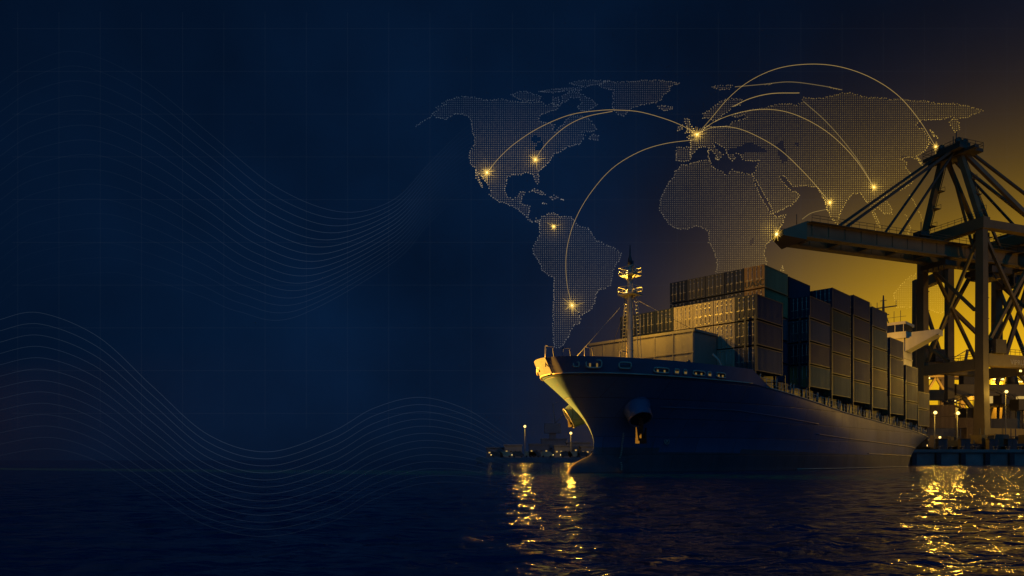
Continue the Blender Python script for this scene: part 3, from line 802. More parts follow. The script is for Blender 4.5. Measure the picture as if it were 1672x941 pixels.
    for z in (68.3, 68.9): b.tube([(.2, -4.4, z), (7.4, -4.4, z), (7.4, 4.4, z), (.2, 4.4, z), (.2, -4.4, z)], .06, 4)
    for x in (.2, 2.6, 5, 7.4):
        for y in (-4.4, -2.2, 0, 2.2, 4.4): b.tube([(x, y, 67.6), (x, y, 69)], .06, 4)
    for x, y, h in ((1, -3, 71), (4, 0, 71.6), (6, 3, 70.6), (4.4, -1.4, 70.4)): b.tube([(x, y, 67), (x, y, h)], .1, 5)
    b.v = [(q[0] + AX, q[1], q[2] + AZ) for q in b.v]; P('railing', b, 'craned', ap)
    for x, y in ((3, -2), (3, 2), (5, -2), (5, 2)):
        b = MB(); b.tube([(x, y - .25, 69.6), (x, y + .25, 69.6)], .8, 16); b.v = [(q[0] + AX, q[1], q[2] + AZ) for q in b.v]; P('sheave', b, 'craned', ap)
    for y in (-1, 1):
        for xb, r in ((-33, .26), (-18.5, .20)):
            b = MB(); b.bar((2.6 + AX, y * 2, 68.2 + AZ), (xb, y * 2.6, ZB + 3.6), r * 2); P('forestay', b, 'craned')
        b = MB(); b.bar((5.4 + AX, y * 2, 68.2 + AZ), (55, y * 2.6, ZB + 3.6), .5); P('backstay', b, 'craned')
        b = MB(); b.bar((5.4 + AX, y * 1.6, 67.8 + AZ), (38, y * 2.6, ZB + 3.6), .4); P('backstay', b, 'craned')
    # machinery house, trolley, cabin
    b = MB(); b.lo(20.5, 36, -4.6, 4.6, ZB + 3.9, ZB + 9.2); mh = P('machinery_house', b, 'white')
    b = MB(); b.lo(20.3, 36.2, -4.8, 4.8, ZB + 9.2, ZB + 9.6); P('roof', b, 'crane', mh)
    for k in range(4):
        b = MB(); b.lo(22 + k * 3.5, 23.6 + k * 3.5, -4.66, -4.57, ZB + 5.6, ZB + 7.4); P('louvre', b, 'craned', mh)
    b = MB(); b.lo(8.5, 15, -3.2, 3.2, ZB - 1.5, ZB - .1); b.lo(9, 14, -2.2, 2.2, ZB - 2.4, ZB - 1.5)
    for x in (9, 11, 13): b.bar((x, -3, ZB - 1.6), (x + 1, -3.1, ZB - 3), .2)
    tr = P('trolley', b, 'craned')
    b = MB(); b.lo(15.6, 18.4, -3.1, -.6, ZB - 4.0, ZB - 1.4); b.bar((17, -1.8, ZB - 1.4), (17, -1.8, ZB), .5); oc = P('operator_cabin', b, 'craned')
    b = MB(); b.lo(15.5, 15.58, -2.9, -.8, ZB - 3.4, ZB - 2); b.lo(16, 18, -3.2, -3.12, ZB - 3.4, ZB - 2); P('window', b, 'glass', oc)
    b = MB(); b.lo(-5.5, -2, -3, 3, ZB - 1.2, ZB - .1)
    for k in range(5): b.tube([(-5.4, -2.6 + k * 1.3, ZB - 1.2), (-5.4, -2.6 + k * 1.3, ZB - 2.0)], .12, 5)
    P('festoon', b, 'craned')
    for x, y in ((-9, 0), (4, -4)):
        b = MB(); b.lo(x - 1.2, x + 1.2, y - 1, y + 1, ZB + 3.5, ZB + 6.2); b.lo(x - 1.6, x + 1.6, y - 1.4, y + 1.4, ZB + 5.0, ZB + 5.15)
        b.tube([(x, y, ZB + 6), (x, y, ZB + 8.4)], .1, 5); P('service_cabin', b, 'craned')
    # floodlights under portal
    for x, y, z in ((LX, -W - 1.6, 30), (LX * .5, -W - 1.4, 17.2), (1.6, W, 17)):
        b = MB(); b.box((x, y, z), (.9, .5, .6)); fl = P('floodlight', b, 'craned')
        b = MB(); b.box((x, y - .27, z - .05), (.7, .04, .4)); P('floodlight_lens', b, 'lampbig', fl)
build_crane()
# second gantry, dim in the mist behind
def far_gantry():
    Y = 178; x1 = (1550 - 836) / F * Y; x2 = (1690 - 836) / F * Y
    g = empty('gantry_crane', ((x1 + x2) / 2, Y, QZ)); w = (x2 - x1) / 2
    tag(g, 'portal gantry fading in the gold mist behind the big crane', 'crane')
    for s_ in (-1, 1):
        b = MB(); b.taper((s_ * w, 0, 0), (s_ * w, 0, 47), (1.8, 1.6), (1.5, 1.5)); b.build('leg', M['crane'], g)
        b = MB(); b.taper((s_ * w, 14, 0), (s_ * w, 14, 47), (2.2, 2.0), (1.9, 1.8)); b.build('leg', M['crane'], g)
        b = MB(); b.bar((s_ * w, 1, 20), (s_ * w, 13, 44), .7); b.build('brace', M['crane'], g)
        b = MB(); b.lo(s_ * w - 1, s_ * w + 1, 1.2, 12.9, 44, 46.5); b.build('top_tie', M['crane'], g)
    b = MB(); b.lo(-w + 1.2, w - 1.2, -1, 1, 14.2, 17.0); b.build('portal_beam', M['crane'], g)
    b = MB(); b.lo(-w - 2, w + 2, -1.2, 1.2, 47, 49.6); b.build('top_beam', M['crane'], g)
    b = MB(); b.lo(-w + 1.2, w - 1.2, 13, 15, 14.2, 17.0); b.build('portal_beam', M['crane'], g)
    for a, c in (((-w + 1.2, 0, 17), (-w + 8, 0, 8)), ((w - 1, 0, 45), (-w + 12, 0, 17.2)), ((-w + 1.2, .4, 36), (w - 1.2, .4, 17.2))):
        b = MB(); b.bar(a, c, .8); b.build('brace', M['crane'], g)
    b = MB(); b.lo(-w + 3, -w + 7, -1, 1, 17.1, 19.6); b.tube([(-w + 9, 0, 17), (-w + 9, 0, 21)], .35, 8); b.build('winch', M['craned'], g)
far_gantry()

# ------------------------------------------------------------------ quay lamps, vehicles, yard
def lamp_post(loc, h, power, label, head=.32, group='lamp posts on the quay', rad=.5, aim=None):
    p = empty('lamp_post', loc); tag(p, label, 'lamp post', group)
    b = MB(); b.tube([(0, 0, 0), (0, 0, .5), (0, 0, h)], .1, 8, True, [.2, .12, .08]); b.tube([(-.7, 0, h), (.7, 0, h)], .06, 6); b.build('post', M['dark'], p)
    b = MB(); b.ball((0, -.25, h + .1), head, 12); b.build('lamp_head', M['lampbig'], p)
    if power and aim: lamp('lamp_light', p, (-.6, -.25 - head * 1.6, h + .1), power, radius=rad, spot=R(31), aim=Vector(aim) - Vector(loc), blend=.45)
    elif power: lamp('lamp_light', p, (0, -.25 - head * 1.6, h + .1), power, radius=rad)
    return p
def qp(px, Y): return Vector(((px - 836) / F * Y, Y, QZ))
lamp_post(qp(1526, 140), 7.4, 1500, 'bright quay lamp nearest the stern of the ship')
lamp_post(qp(1563, 140), 7.3, 1300, 'bright quay lamp between the two crane legs')
lamp_post(qp(1642, 150), 12.5, 1500, 'quay lamp beside the terminal tower, right of the front crane leg')
lamp_post(qp(1960, 136), 15, 22000, 'tall quay lamp added out of view, far along the quay beyond the crane')  # out of view, added to light the crane steelwork
lamp_post(qp(1745, 135), 16, 19000, 'tall quay lamp added out of view, under the land side of the crane', aim=(51, 101, 9))  # out of view, added to light the ship side towards the stern

def truck(loc, rz, label):
    t = empty('yard_truck', loc, rz); tag(t, label, 'truck', 'yard trucks parked on the quay')
    b = MB(); b.lo(-4.8, 3.2, -1.1, 1.1, .75, 1.05); b.build('chassis', M['dark'], t)
    b = MB(); b.add([(1.4, -1.2, .7), (3.4, -1.2, .7), (3.4, 1.2, .7), (1.4, 1.2, .7), (1.4, -1.2, 3.1), (2.9, -1.2, 3.1), (2.9, 1.2, 3.1), (1.4, 1.2, 3.1)],
                    [(3, 2, 1, 0), (4, 5, 6, 7), (0, 1, 5, 4), (1, 2, 6, 5), (2, 3, 7, 6), (3, 0, 4, 7)]); cb = b.build('cab', M['craned'], t)
    b = MB(); b.add([(3.22, -1.0, 1.8), (3.22, 1.0, 1.8), (2.97, 1.0, 2.9), (2.97, -1.0, 2.9)], [(0, 1, 2, 3)]); b.build('windscreen', M['glass'], cb)
    for s_ in (-.8, .8):
        b = MB(); b.tube([(3.4, s_, 1.05), (3.47, s_, 1.05)], .16, 8); b.build('headlight', M['lamp'], cb)
    for x in (-4.1, -2.9, 2.4):
        for y in (-1, 1):
            b = MB(); b.tube([(x, y - .17, .52), (x, y + .17, .52)], .52, 14); b.build('wheel', M['rubber'], t)
    b = MB(); b.lo(-4.7, .9, -1.15, 1.15, 1.05, 1.25); b.lo(-4.7, -4.5, -1.1, 1.1, 1.25, 2.0); b.build('load_bed', M['dark'], t)
    return t
for px, Y, rz, lab in ((1546, 143, 2.6, 'yard truck parked beside the lamp near the ship stern'), (1585, 141, .3, 'yard truck standing left of the front crane leg'),
                       (1632, 142, 2.9, 'yard truck under the sill beam right of the front crane leg'), (1660, 140, .1, 'yard truck at the far right end of the quay'),
                       (1605, 152, 1.2, 'yard truck behind the front crane leg')):
    truck(qp(px, Y), rz, lab)
def gen_set(loc, rz, label):
    t = empty('power_cabinet', loc, rz); tag(t, label, 'cabinet', 'power cabinets on the quay')
    b = MB(); b.lo(-.9, .9, -.5, .5, 0, 2.1); b.lo(-1, 1, -.6, .6, 2.1, 2.2); b.build('casing', M['craned'], t)
    for s_ in (-.45, .45):
        b = MB(); b.lo(s_ - .4, s_ + .4, -.54, -.5, .15, 2.0); b.build('door', M['dark'], t)
for px, lab in ((1537, 'power cabinet at the quay edge next to the ship stern'), (1574, 'power cabinet midway along the visible quay edge'), (1650, 'power cabinet below the crane sill beam'), (1620, 'power cabinet beside the front crane leg')):
    gen_set(qp(px, 136.5), 0, lab)
def bollard(loc, label):
    b = MB(); b.tube([(0, 0, 0), (0, 0, .1), (0, 0, .45), (0, 0, .6), (0, 0, .72)], .3, 12, True, [.4, .28, .25, .42, .36])
    o = b.build('bollard', M['dark']); o.location = loc; tag(o, label, 'bollard', 'bollards along the quay edge')
for k, px in enumerate((1532, 1552, 1570, 1592, 1625, 1645, 1665)): bollard(qp(px, 133.8), '%s bollard along the quay edge, counted from the ship stern' % ORD[k])
# containers on the yard
yc = 0
for px, Y, n, rz in ((1532, 160, 4, 0), (1575, 165, 3, 0), (1591, 158, 2, .2), (1634, 168, 3, 0), (1660, 172, 2, 0), (1548, 205, 5, 0), (1600, 210, 5, 0), (1640, 215, 6, 0)):
    yc += 1
    for k in range(n):
        container(qp(px, Y) + Vector((0, 0, k * 2.63)), rz, random.choice(['brown', 'brown', 'grey']), 2.6, False,
                  'container %s of the %s yard stack behind the quay lamps' % ('at the bottom' if k == 0 else ('on top' if k == n - 1 else '%s up' % ORD[k]), ORD[yc - 1]), 'containers stacked in the yard')
def shed(loc, w, d, h, label, rows=1, cols=5):
    s_ = empty('warehouse', loc); tag(s_, label, 'warehouse')
    b = MB(); b.lo(-w / 2, w / 2, 0, d, 0, h); b.build('wall', M['shed'], s_)
    b = MB(); b.add([(-w / 2 - .3, -.3, h), (w / 2 + .3, -.3, h), (w / 2 + .3, d + .3, h), (-w / 2 - .3, d + .3, h), (-w / 2 - .3, d / 2, h + 1.8), (w / 2 + .3, d / 2, h + 1.8)],
                    [(0, 1, 5, 4), (2, 3, 4, 5), (1, 2, 5), (3, 0, 4), (3, 2, 1, 0)]); b.build('roof', M['dark'], s_)
    for r in range(rows):
        for c in range(cols):
            x = -w / 2 + (c + .5) * w / cols; z = h * (r + .55) / rows
            b = MB(); b.lo(x - w / cols * .3, x + w / cols * .3, -.06, .02, z - .7, z + .7); b.build('window', M['window'] if random.random() < .6 else M['glass'], s_)
    b = MB(); b.lo(-w / 2 + .6, -w / 2 + 3.2, -.09, -.03, 0.02, 2.9); b.build('door', M['dark'], s_)
shed(qp(1590, 230), 34, 16, 9, 'long warehouse with lit windows behind the yard stacks', 2, 10)
shed(qp(1690, 190), 16, 12, 8, 'warehouse with lit windows at the right end of the quay', 2, 5)
PLACE = ['just right of the ship stern', 'between the crane legs', 'left of the front crane leg', 'right of the front crane leg', 'under the lettered beam', 'by the terminal tower', 'near the right edge']
for k, (px, Y, h) in enumerate(((1535, 215, 9), (1557, 260, 11), (1581, 190, 8), (1626, 205, 10), (1637, 250, 12), (1648, 170, 7), (1664, 215, 10))):
    lamp_post(qp(px, Y), h, 0, 'small distant yard lamp %s' % PLACE[k], .42, 'distant yard lamps')
for k, (px, Y, sc_) in enumerate(((1528, 290, .72), (1580, 330, .8), (1632, 300, .62))):
    g = empty('gantry_crane', qp(px, Y)); tag(g, 'distant gantry crane seen %s' % ('just right of the ship stern', 'between the crane legs low down', 'right of the front crane leg low down')[k], 'crane', 'distant gantry cranes')
    w_, h_ = 15 * sc_, 44 * sc_
    for sx_ in (-1, 1):
        b = MB(); b.taper((sx_ * w_, 0, 0), (sx_ * w_, 0, h_), (2, 2), (1.6, 1.6)); b.build('leg', M['crane'], g)
        b = MB(); b.bar((sx_ * w_, 0, h_ * .45), (0, 0, h_), .8); b.build('brace', M['crane'], g)
    b = MB(); b.lo(-w_ + .9, w_ - .9, -.8, .8, h_ * .36, h_ * .43); b.build('portal_beam', M['crane'], g)
    b = MB(); b.lo(-w_ * 1.9, w_ * 1.4, -1, 1, h_, h_ + 2); b.build('boom', M['crane'], g)
    b = MB(); b.bar((-w_ * .2, 0, h_ + 2), (0, 0, h_ * 1.4), .9); b.bar((0, 0, h_ * 1.4), (-w_ * 1.7, 0, h_ + 2), .3); b.bar((0, 0, h_ * 1.4), (w_ * 1.3, 0, h_ + 2), .3); b.build('mast', M['crane'], g)
for k, (px, Y, rz) in enumerate(((1538, 150, .4), (1568, 148, 2.2), (1616, 139, 0), (1644, 137.5, 3.1), (1670, 146, 1.0))):
    truck(qp(px, Y), rz, 'yard truck %s' % ('turning beside the yard stack near the stern', 'parked behind the second quay lamp', 'at the foot of the front crane leg', 'parked below the sill beam facing the ship', 'turning at the right end of the quay')[k])
WL = ['beside the ship stern', 'by the first yard truck', 'behind the first quay lamp', 'by the second quay lamp', 'between the lamp and the crane leg', 'left of the front crane leg', 'behind the front crane leg', 'right of the front crane leg', 'below the sill beam', 'beside the terminal tower', 'near the right edge', 'at the far right edge', 'high beside the far gantry leg', 'above the warehouse roof']
for k, (px, Y, h) in enumerate(((1521, 150, 2.2), (1534, 158, 3.0), (1542, 147, 1.6), (1557, 170, 5.0), (1572, 156, 2.4), (1583, 182, 6.5), (1596, 175, 3.6), (1623, 160, 2.6), (1637, 152, 1.8), (1651, 165, 4.4), (1659, 155, 2.2), (1669, 160, 3.2), (1558, 182, 13), (1588, 228, 14))):
    t = empty('work_light', qp(px, Y)); tag(t, 'small work light %s' % WL[k], 'work light', 'small work lights about the quay')
    b = MB(); b.tube([(0, 0, 0), (0, 0, h)], .06, 6); b.build('stand', M['dark'], t)
    b = MB(); b.box((0, -.1, h + .12), (random.uniform(.4, 1.0), .2, random.uniform(.25, .5))); b.build('lens', M['lamp'], t)
def added_light_mast(px, Y, h, lab, pw):  # masts added to brighten the sheds, stacks and distant cranes
    t = empty('added_light_mast', qp(px, Y)); tag(t, lab, 'light mast', 'high light masts added to brighten the yard')
    b = MB(); b.tube([(0, 0, 0), (0, 0, h)], .2, 8, True, [.35, .18]); b.lo(-1.4, 1.4, -.3, .3, h, h + .25); b.build('pole', M['dark'], t)
    for k in range(4):
        b = MB(); b.box((-1.1 + k * .75, -.35, h + .45), (.5, .2, .42)); b.build('floodlight', M['lampbig'], t)
    if pw: lamp('fill_beam', t, (0, 1.0, h + .4), pw, radius=.4, spot=R(140), aim=(0, 30, -4), blend=.6)
added_light_mast(1546, 192, 16, 'added light mast behind the quay lamps, left of the crane leg', 75000); added_light_mast(1629, 188, 19, 'added light mast just right of the front crane leg', 75000); added_light_mast(1661, 240, 24, 'added light mast far behind the terminal tower', 260000); added_light_mast(1562, 250, 20, 'added light mast far behind the long warehouse', 220000)
for k, (px, Y) in enumerate(((1556, 146), (1598, 144), (1655, 147))):
    t = empty('forklift', qp(px, Y), .5 * k); tag(t, 'yard forklift %s' % ('near the second quay lamp', 'left of the front crane leg', 'below the sill beam, right of the crane leg')[k], 'forklift', 'forklifts on the quay')
    b = MB(); b.lo(-1.6, 1.2, -.9, .9, .5, 1.5); b.lo(-1.6, -.9, -.9, .9, 1.5, 1.9); b.build('body', M['tan'], t)
    b = MB()
    for x, y in ((-.9, -.8), (-.9, .8), (.8, -.8), (.8, .8)): b.bar((x, y, 1.5), (x, y, 2.9), .1)
    b.lo(-1, .9, -.9, .9, 2.9, 3.0); b.build('cage', M['dark'], t)
    b = MB()
    for y in (-.4, .4): b.bar((1.3, y, .2), (1.3, y, 4.6), .16); b.lo(1.3, 2.7, y - .1, y + .1, .2, .28)
    b.build('fork_mast', M['dark'], t)
    for x in (-1.1, .8):
        for y in (-.9, .9):
            b = MB(); b.tube([(x, y - .15, .5), (x, y + .15, .5)], .5, 12); b.build('wheel', M['rubber'], t)
def jib_crane(px, Y, h, lab, flip):
    t = empty('jib_crane', qp(px, Y)); tag(t, lab, 'crane', 'small lattice jib cranes in the yard')
    b = MB()
    for x in (-1.1, 1.1):
        for y in (-1.1, 1.1): b.bar((x, y, 0), (x * .7, y * .7, h), .26)
    for k in range(int(h / 2.4)):
        z = k * 2.4; b.bar((-1.1, -1.0, z), (1.0, -1.0, z + 2.4), .14); b.bar((1.1, -1.0, z), (-1.0, -1.0, z + 2.4), .14); b.bar((-1, -1, z), (1, -1, z), .14)
    b.build('lattice_tower', M['craned'], t)
    b = MB(); b.lo(-1.8, 1.8, -1.6, 1.6, h, h + 2.6); b.build('cab', M['craned'], t)
    b = MB(); q = -1 if flip else 1; L_ = h * .95
    for dy in (-.6, .6): b.bar((q * .8, dy, h + 2.2), (q * L_, 0, h + L_ * .62), .2)
    b.bar((q * .8, 0, h + 3.4), (q * L_, 0, h + L_ * .64), .2)
    for k in range(9): a = Vector((q * .8, -.5, h + 2.2)).lerp(Vector((q * L_, 0, h + L_ * .62)), k / 9); c = Vector((q * .8, 0, h + 3.4)).lerp(Vector((q * L_, 0, h + L_ * .64)), (k + .6) / 9.2); b.bar(a, c, .12)
    b.tube([(q * L_, 0, h + L_ * .62), (q * L_, 0, h * .55)], .08, 5); b.build('jib', M['craned'], t)
jib_crane(1533, 176, 9, 'lattice jib crane just right of the ship stern, jib to the right', False)
jib_crane(1583, 172, 8, 'lattice jib crane between the crane legs, jib to the left', True)
jib_crane(1640, 178, 12, 'lattice jib crane left of the terminal tower', False)
jib_crane(1668, 170, 10, 'lattice jib crane at the right edge, jib to the left', True)
def tower():
    t = empty('terminal_tower', qp(1652, 185)); tag(t, 'terminal tower with lit lookout room and tapering grey roof', 'tower')
    b = MB(); b.tube([(0, 0, 0), (0, 0, 12)], 2.2, 12, True, [2.6, 2.0]); b.build('shaft', M['shed'], t)
    b = MB(); b.lo(-6, 6, -4, 4, 12, 12.8); b.lo(-5, 5, -3.4, 3.4, 15.4, 15.9); b.build('lookout_deck', M['shed'], t)
    b = MB(); b.lo(-4.6, 4.6, -3, 3, 12.8, 15.4); b.build('lookout_room', M['window'], t)
    b = MB(); b.tube([(0, 0, 15.9), (0, 0, 19.5), (0, 0, 22.3)], 1, 10, True, [2.0, 1.3, .8]); b.tube([(0, 0, 22), (0, 0, 25)], .08, 5); b.build('roof', M['craned'], t)
tower()

# ------------------------------------------------------------------ far shore on the left
FS = 230
def fp(px, z=1.6, Y=FS): return Vector(((px - 836) / F * Y, Y, z))
def far_shore():
    b = MB(); b.lo(fp(778).x, 50, FS - 4, 426, -.5, 1.6)
    tag(b.build('shore', M['shore']), None, None, None, 'structure')
    for px, h, pw in ((857, 10.0, 2200), (932, 7.8, 2000)):
        lamp_post(fp(px), h, pw, 'harbour lamp on the far shore, %s' % ('left of the ship bow' if px < 900 else 'just beside the ship bow'), .4, 'lamp posts on the far shore', .4)
    for i, (px, w, h, Y) in enumerate(((815, 9, 3.2, 246), (838, 6, 4.0, 240), (880, 7, 4.5, 250), (905, 9, 6.5, 256), (920, 6, 3.8, 238), (945, 8, 5, 244), (963, 6, 3.6, 240))):
        s_ = empty('harbour_building', fp(px, 1.6, Y)); tag(s_, 'small dark harbour building with lit windows on the far shore, %s from the left' % ORD[i], 'building', 'buildings on the far shore')
        b = MB(); b.lo(-w / 2, w / 2, 0, 6, 0, h); b.build('wall', M['shore'], s_)
        b = MB(); b.lo(-w / 2 - .3, w / 2 + .3, -.3, 6.3, h, h + .4); b.build('roof', M['shore'], s_)
        for k in range(4):
            x = -w / 2 + (k + .5) * w / 4
            b = MB(); b.lo(x - .3, x + .3, -.06, .02, h * .45, h * .45 + .45); b.build('window', M['window'] if random.random() < .55 else M['glass'], s_)
    c = empty('harbour_crane', fp(902, 1.6, 262)); tag(c, 'dark slewing harbour crane standing on the far shore', 'crane')
    b = MB(); b.taper((0, 0, 0), (0, 0, 9), (3.4, 3.4), (2.4, 2.4)); b.build('tower', M['shore'], c)
    b = MB(); b.lo(-3, 3, -2, 2, 9, 12.6); b.build('cab', M['shore'], c)
    b = MB(); b.bar((1, 0, 12.6), (12.5, 0, 24), .5); b.bar((1, 0, 12.6), (.2, 0, 20), .5); b.bar((.2, 0, 20), (12.5, 0, 24), .12); b.build('jib', M['shore'], c)
    for i, px in enumerate((812, 826, 846, 866, 873, 893, 925, 937, 952)):
        t = empty('parked_van', fp(px, 1.6, 229)); tag(t, 'van parked on the far shore edge, %s from the left' % ORD[i], 'van', 'vans parked on the far shore')
        b = MB(); b.add([(-1.9, -.8, .3), (1.9, -.8, .3), (1.9, .8, .3), (-1.9, .8, .3), (-1.9, -.8, 1.9), (1.0, -.8, 1.9), (1.0, .8, 1.9), (-1.9, .8, 1.9), (1.9, -.8, 1.0), (1.9, .8, 1.0)],
                        [(3, 2, 1, 0), (4, 5, 6, 7), (0, 1, 8, 5, 4), (3, 7, 6, 9, 2), (0, 4, 7, 3), (1, 2, 9, 8), (8, 9, 6, 5)]); b.build('body', M['shed'] if i % 2 else M['dark'], t)
        for x in (-1.2, 1.2):
            b = MB(); b.tube([(x, -.85, .35), (x, .85, .35)], .35, 10); b.build('wheels', M['rubber'], t)
        b = MB(); b.ball((1.95 if i % 2 else -1.95, -.6, .8), .16, 8); b.build('headlight', M['lamp'], t)
far_shore()

# unseen floodlight tower and pier, added far out left to light the bow
def add_bow_light():
    d = empty('added_bow_light', (-296, 186, 0), math.atan2(-123, 301)); tag(d, 'added floodlight tower on a round concrete pier, unseen far out left, lighting the ship bow', 'tower')
    b = MB(); b.tube([(0, 0, -.5), (0, 0, 2.2)], 3.2, 18); b.build('pier', M['concrete'], d)
    b = MB()
    for x in (-.9, .9):
        for y in (-.9, .9): b.bar((x, y, 2.2), (x * .6, y * .6, 13), .16)
    for k in range(6):
        z = 2.4 + k * 1.75
        for s_ in (-1, 1): b.bar((-.85, s_ * .85, z), (.8, s_ * .8, z + 1.7), .08); b.bar((s_ * .85, -.85, z), (s_ * .8, .8, z + 1.7), .08)
    b.lo(-1, 1, -1.6, 1.6, 13, 13.2); b.build('mast', M['dark'], d)
    for y in (-1.1, 0, 1.1):
        b = MB(); b.box((.6, y, 12.4), (.5, .8, .8)); fl = b.build('floodlight', M['dark'], d)
        b = MB(); b.box((.87, y, 12.4), (.03, .7, .7)); b.build('lens', M['lampbig'], fl)
    lamp('fill_beam', d, (1.3, 0, 12.4), FLOOD, col=(1, .385, .03), radius=.8, spot=R(3.9), aim=(325, 0, 4.2), blend=.35)
FLOOD = 80e6
add_bow_light()

# ------------------------------------------------------------------ the luminous world map hung behind the ship
MY = 245.0
K = MY / F
NA = [(706,187),(716,180),(712,176),(728,172),(722,170),(731,165),(745,160),(758,158),(775,160),(790,164),(800,165),(818,162),(834,166),(850,167),(868,168),(884,167),(892,172),(905,170),(914,174),(907,180),(897,183),(887,186),(881,190),(880,198),(892,201),(905,205),(903,212),(907,216),(912,209),(920,203),(925,197),(930,190),(940,190),(950,191),(963,196),(968,203),(974,211),(966,216),(950,216),(945,220),(955,222),(948,235),(938,238),(928,240),(919,246),(905,252),(898,262),(891,270),(880,280),(879,285),(880,297),(877,300),(873,293),(870,285),(858,282),(850,286),(838,285),(829,290),(826,300),(824,312),(829,322),(838,326),(846,321),(850,314),(857,314),(852,322),(850,332),(857,335),(865,337),(864,348),(862,356),(868,362),(873,361),(876,357),(882,362),(880,366),(874,362),(869,364),(862,359),(856,352),(846,342),(836,337),(826,333),(815,330),(805,324),(799,318),(801,312),(797,303),(790,292),(780,282),(775,274),(768,266),(766,255),(770,243),(776,236),(775,225),(772,215),(771,205),(768,195),(762,189),(755,187),(745,186),(738,189),(728,196),(720,193),(712,192)]
BAJA = [(776,278),(781,290),(788,307),(784,301),(778,291)]
GREEN = [(978,141),(985,134),(1005,135),(1030,134),(1050,132),(1075,132),(1095,134),(1108,137),(1092,142),(1094,149),(1083,155),(1080,163),(1070,168),(1060,170),(1048,172),(1038,175),(1030,178),(1024,184),(1019,190),(1010,188),(1004,182),(1000,175),(1001,167),(1000,158),(1002,148),(990,146)]
ARC1 = [(930,137),(945,133),(968,132),(995,132),(985,137),(968,139),(955,143),(942,140)]
ARC2 = [(835,156),(848,150),(862,151),(872,155),(884,158),(880,164),(862,165),(850,164)]
ARC3 = [(918,158),(930,150),(945,152),(955,158),(966,163),(972,170),(976,172),(965,178),(958,182),(948,181),(943,176),(950,168),(945,160),(932,160),(925,166),(918,168)]
ARC4 = [(903,160),(912,160),(915,170),(905,175),(902,168)]
ARC5 = [(880,150),(900,147),(922,145),(950,144),(950,148),(925,149),(900,152)]
ICE = [(1074,174),(1080,173),(1090,174),(1098,175),(1097,179),(1083,181),(1077,178)]
NFL = [(961,226),(969,219),(977,223),(976,229),(968,229)]
SA = [(880,362),(885,355),(893,351),(900,348),(907,349),(914,354),(925,355),(932,354),(938,362),(943,368),(952,372),(960,373),(966,381),(969,388),(974,394),(982,396),(990,401),(1001,404),(1008,410),(1014,414),(1012,424),(1005,433),(1000,443),(999,455),(996,466),(988,471),(978,474),(972,482),(972,492),(966,504),(958,511),(950,514),(945,511),(948,522),(946,529),(938,530),(933,537),(930,546),(925,555),(920,563),(913,568),(905,566),(903,552),(903,536),(903,520),(904,500),(904,480),(904,455),(896,450),(886,442),(882,432),(876,420),(870,414),(871,402),(877,392),(882,382)]
CUBA = [(865,313),(873,309),(882,312),(891,318),(885,319),(875,314)]
HISP = [(898,322),(905,320),(911,324),(902,327)]
EU = [(1127,256),(1128,241),(1105,242),(1104,254),(1104,262),(1113,265),(1124,263),(1129,257),(1131,252),(1138,245),(1141,241),(1152,240),(1158,242),(1163,248),(1169,254),(1174,261),(1177,257),(1180,253),(1174,248),(1167,241),(1163,235),(1168,233),(1175,237),(1183,242),(1186,250),(1190,258),(1195,263),(1200,258),(1197,253),(1202,250),(1209,253),(1213,261),(1222,263),(1233,264),(1240,262),(1236,271),(1232,282),(1227,285),(1234,295),(1241,307),(1250,322),(1259,338),(1262,349),(1275,344),(1290,336),(1300,329),(1306,319),(1301,314),(1294,313),(1285,305),(1277,297),(1273,289),(1279,287),(1288,297),(1294,305),(1305,304),(1320,304),(1333,306),(1341,317),(1346,328),(1350,342),(1358,358),(1367,366),(1370,355),(1374,342),(1382,328),(1393,317),(1404,315),(1412,325),(1418,337),(1424,348),(1428,358),(1436,372),(1435,362),(1426,345),(1432,340),(1445,350),(1456,350),(1455,340),(1448,330),(1440,320),(1452,318),(1466,312),(1480,305),(1490,297),(1487,286),(1478,272),(1480,265),(1470,260),(1484,257),(1496,260),(1502,267),(1506,271),(1500,262),(1496,256),(1505,250),(1513,243),(1518,232),(1514,222),(1507,212),(1500,210),(1495,205),(1504,197),(1520,196),(1538,196),(1548,192),(1557,192),(1550,200),(1552,206),(1559,217),(1566,212),(1566,202),(1560,196),(1575,193),(1590,187),(1604,181),(1590,177),(1575,173),(1555,170),(1530,170),(1510,166),(1490,165),(1470,163),(1455,163),(1440,161),(1415,160),(1400,156),(1388,152),(1375,153),(1355,158),(1340,162),(1325,161),(1312,160),(1308,168),(1300,172),(1285,170),(1272,171),(1258,174),(1248,178),(1225,180),(1213,184),(1200,186),(1195,190),(1205,192),(1215,188),(1220,192),(1205,198),(1196,200),(1190,206),(1180,207),(1168,208),(1158,206),(1150,209),(1147,215),(1140,219),(1130,222),(1122,224),(1127,230)]
SCAN = [(1147,193),(1148,187),(1158,181),(1168,173),(1175,168),(1185,163),(1198,162),(1212,164),(1208,172),(1196,175),(1190,182),(1180,188),(1174,196),(1168,199),(1161,195),(1155,194)]
UK = [(1118,195),(1125,195),(1127,203),(1132,210),(1134,215),(1126,217),(1119,218),(1122,211),(1119,203)]
IRE = [(1107,208),(1114,205),(1114,212),(1106,214)]
SVAL = [(1162,142),(1172,141),(1185,141),(1195,140),(1190,146),(1176,147),(1170,145)]
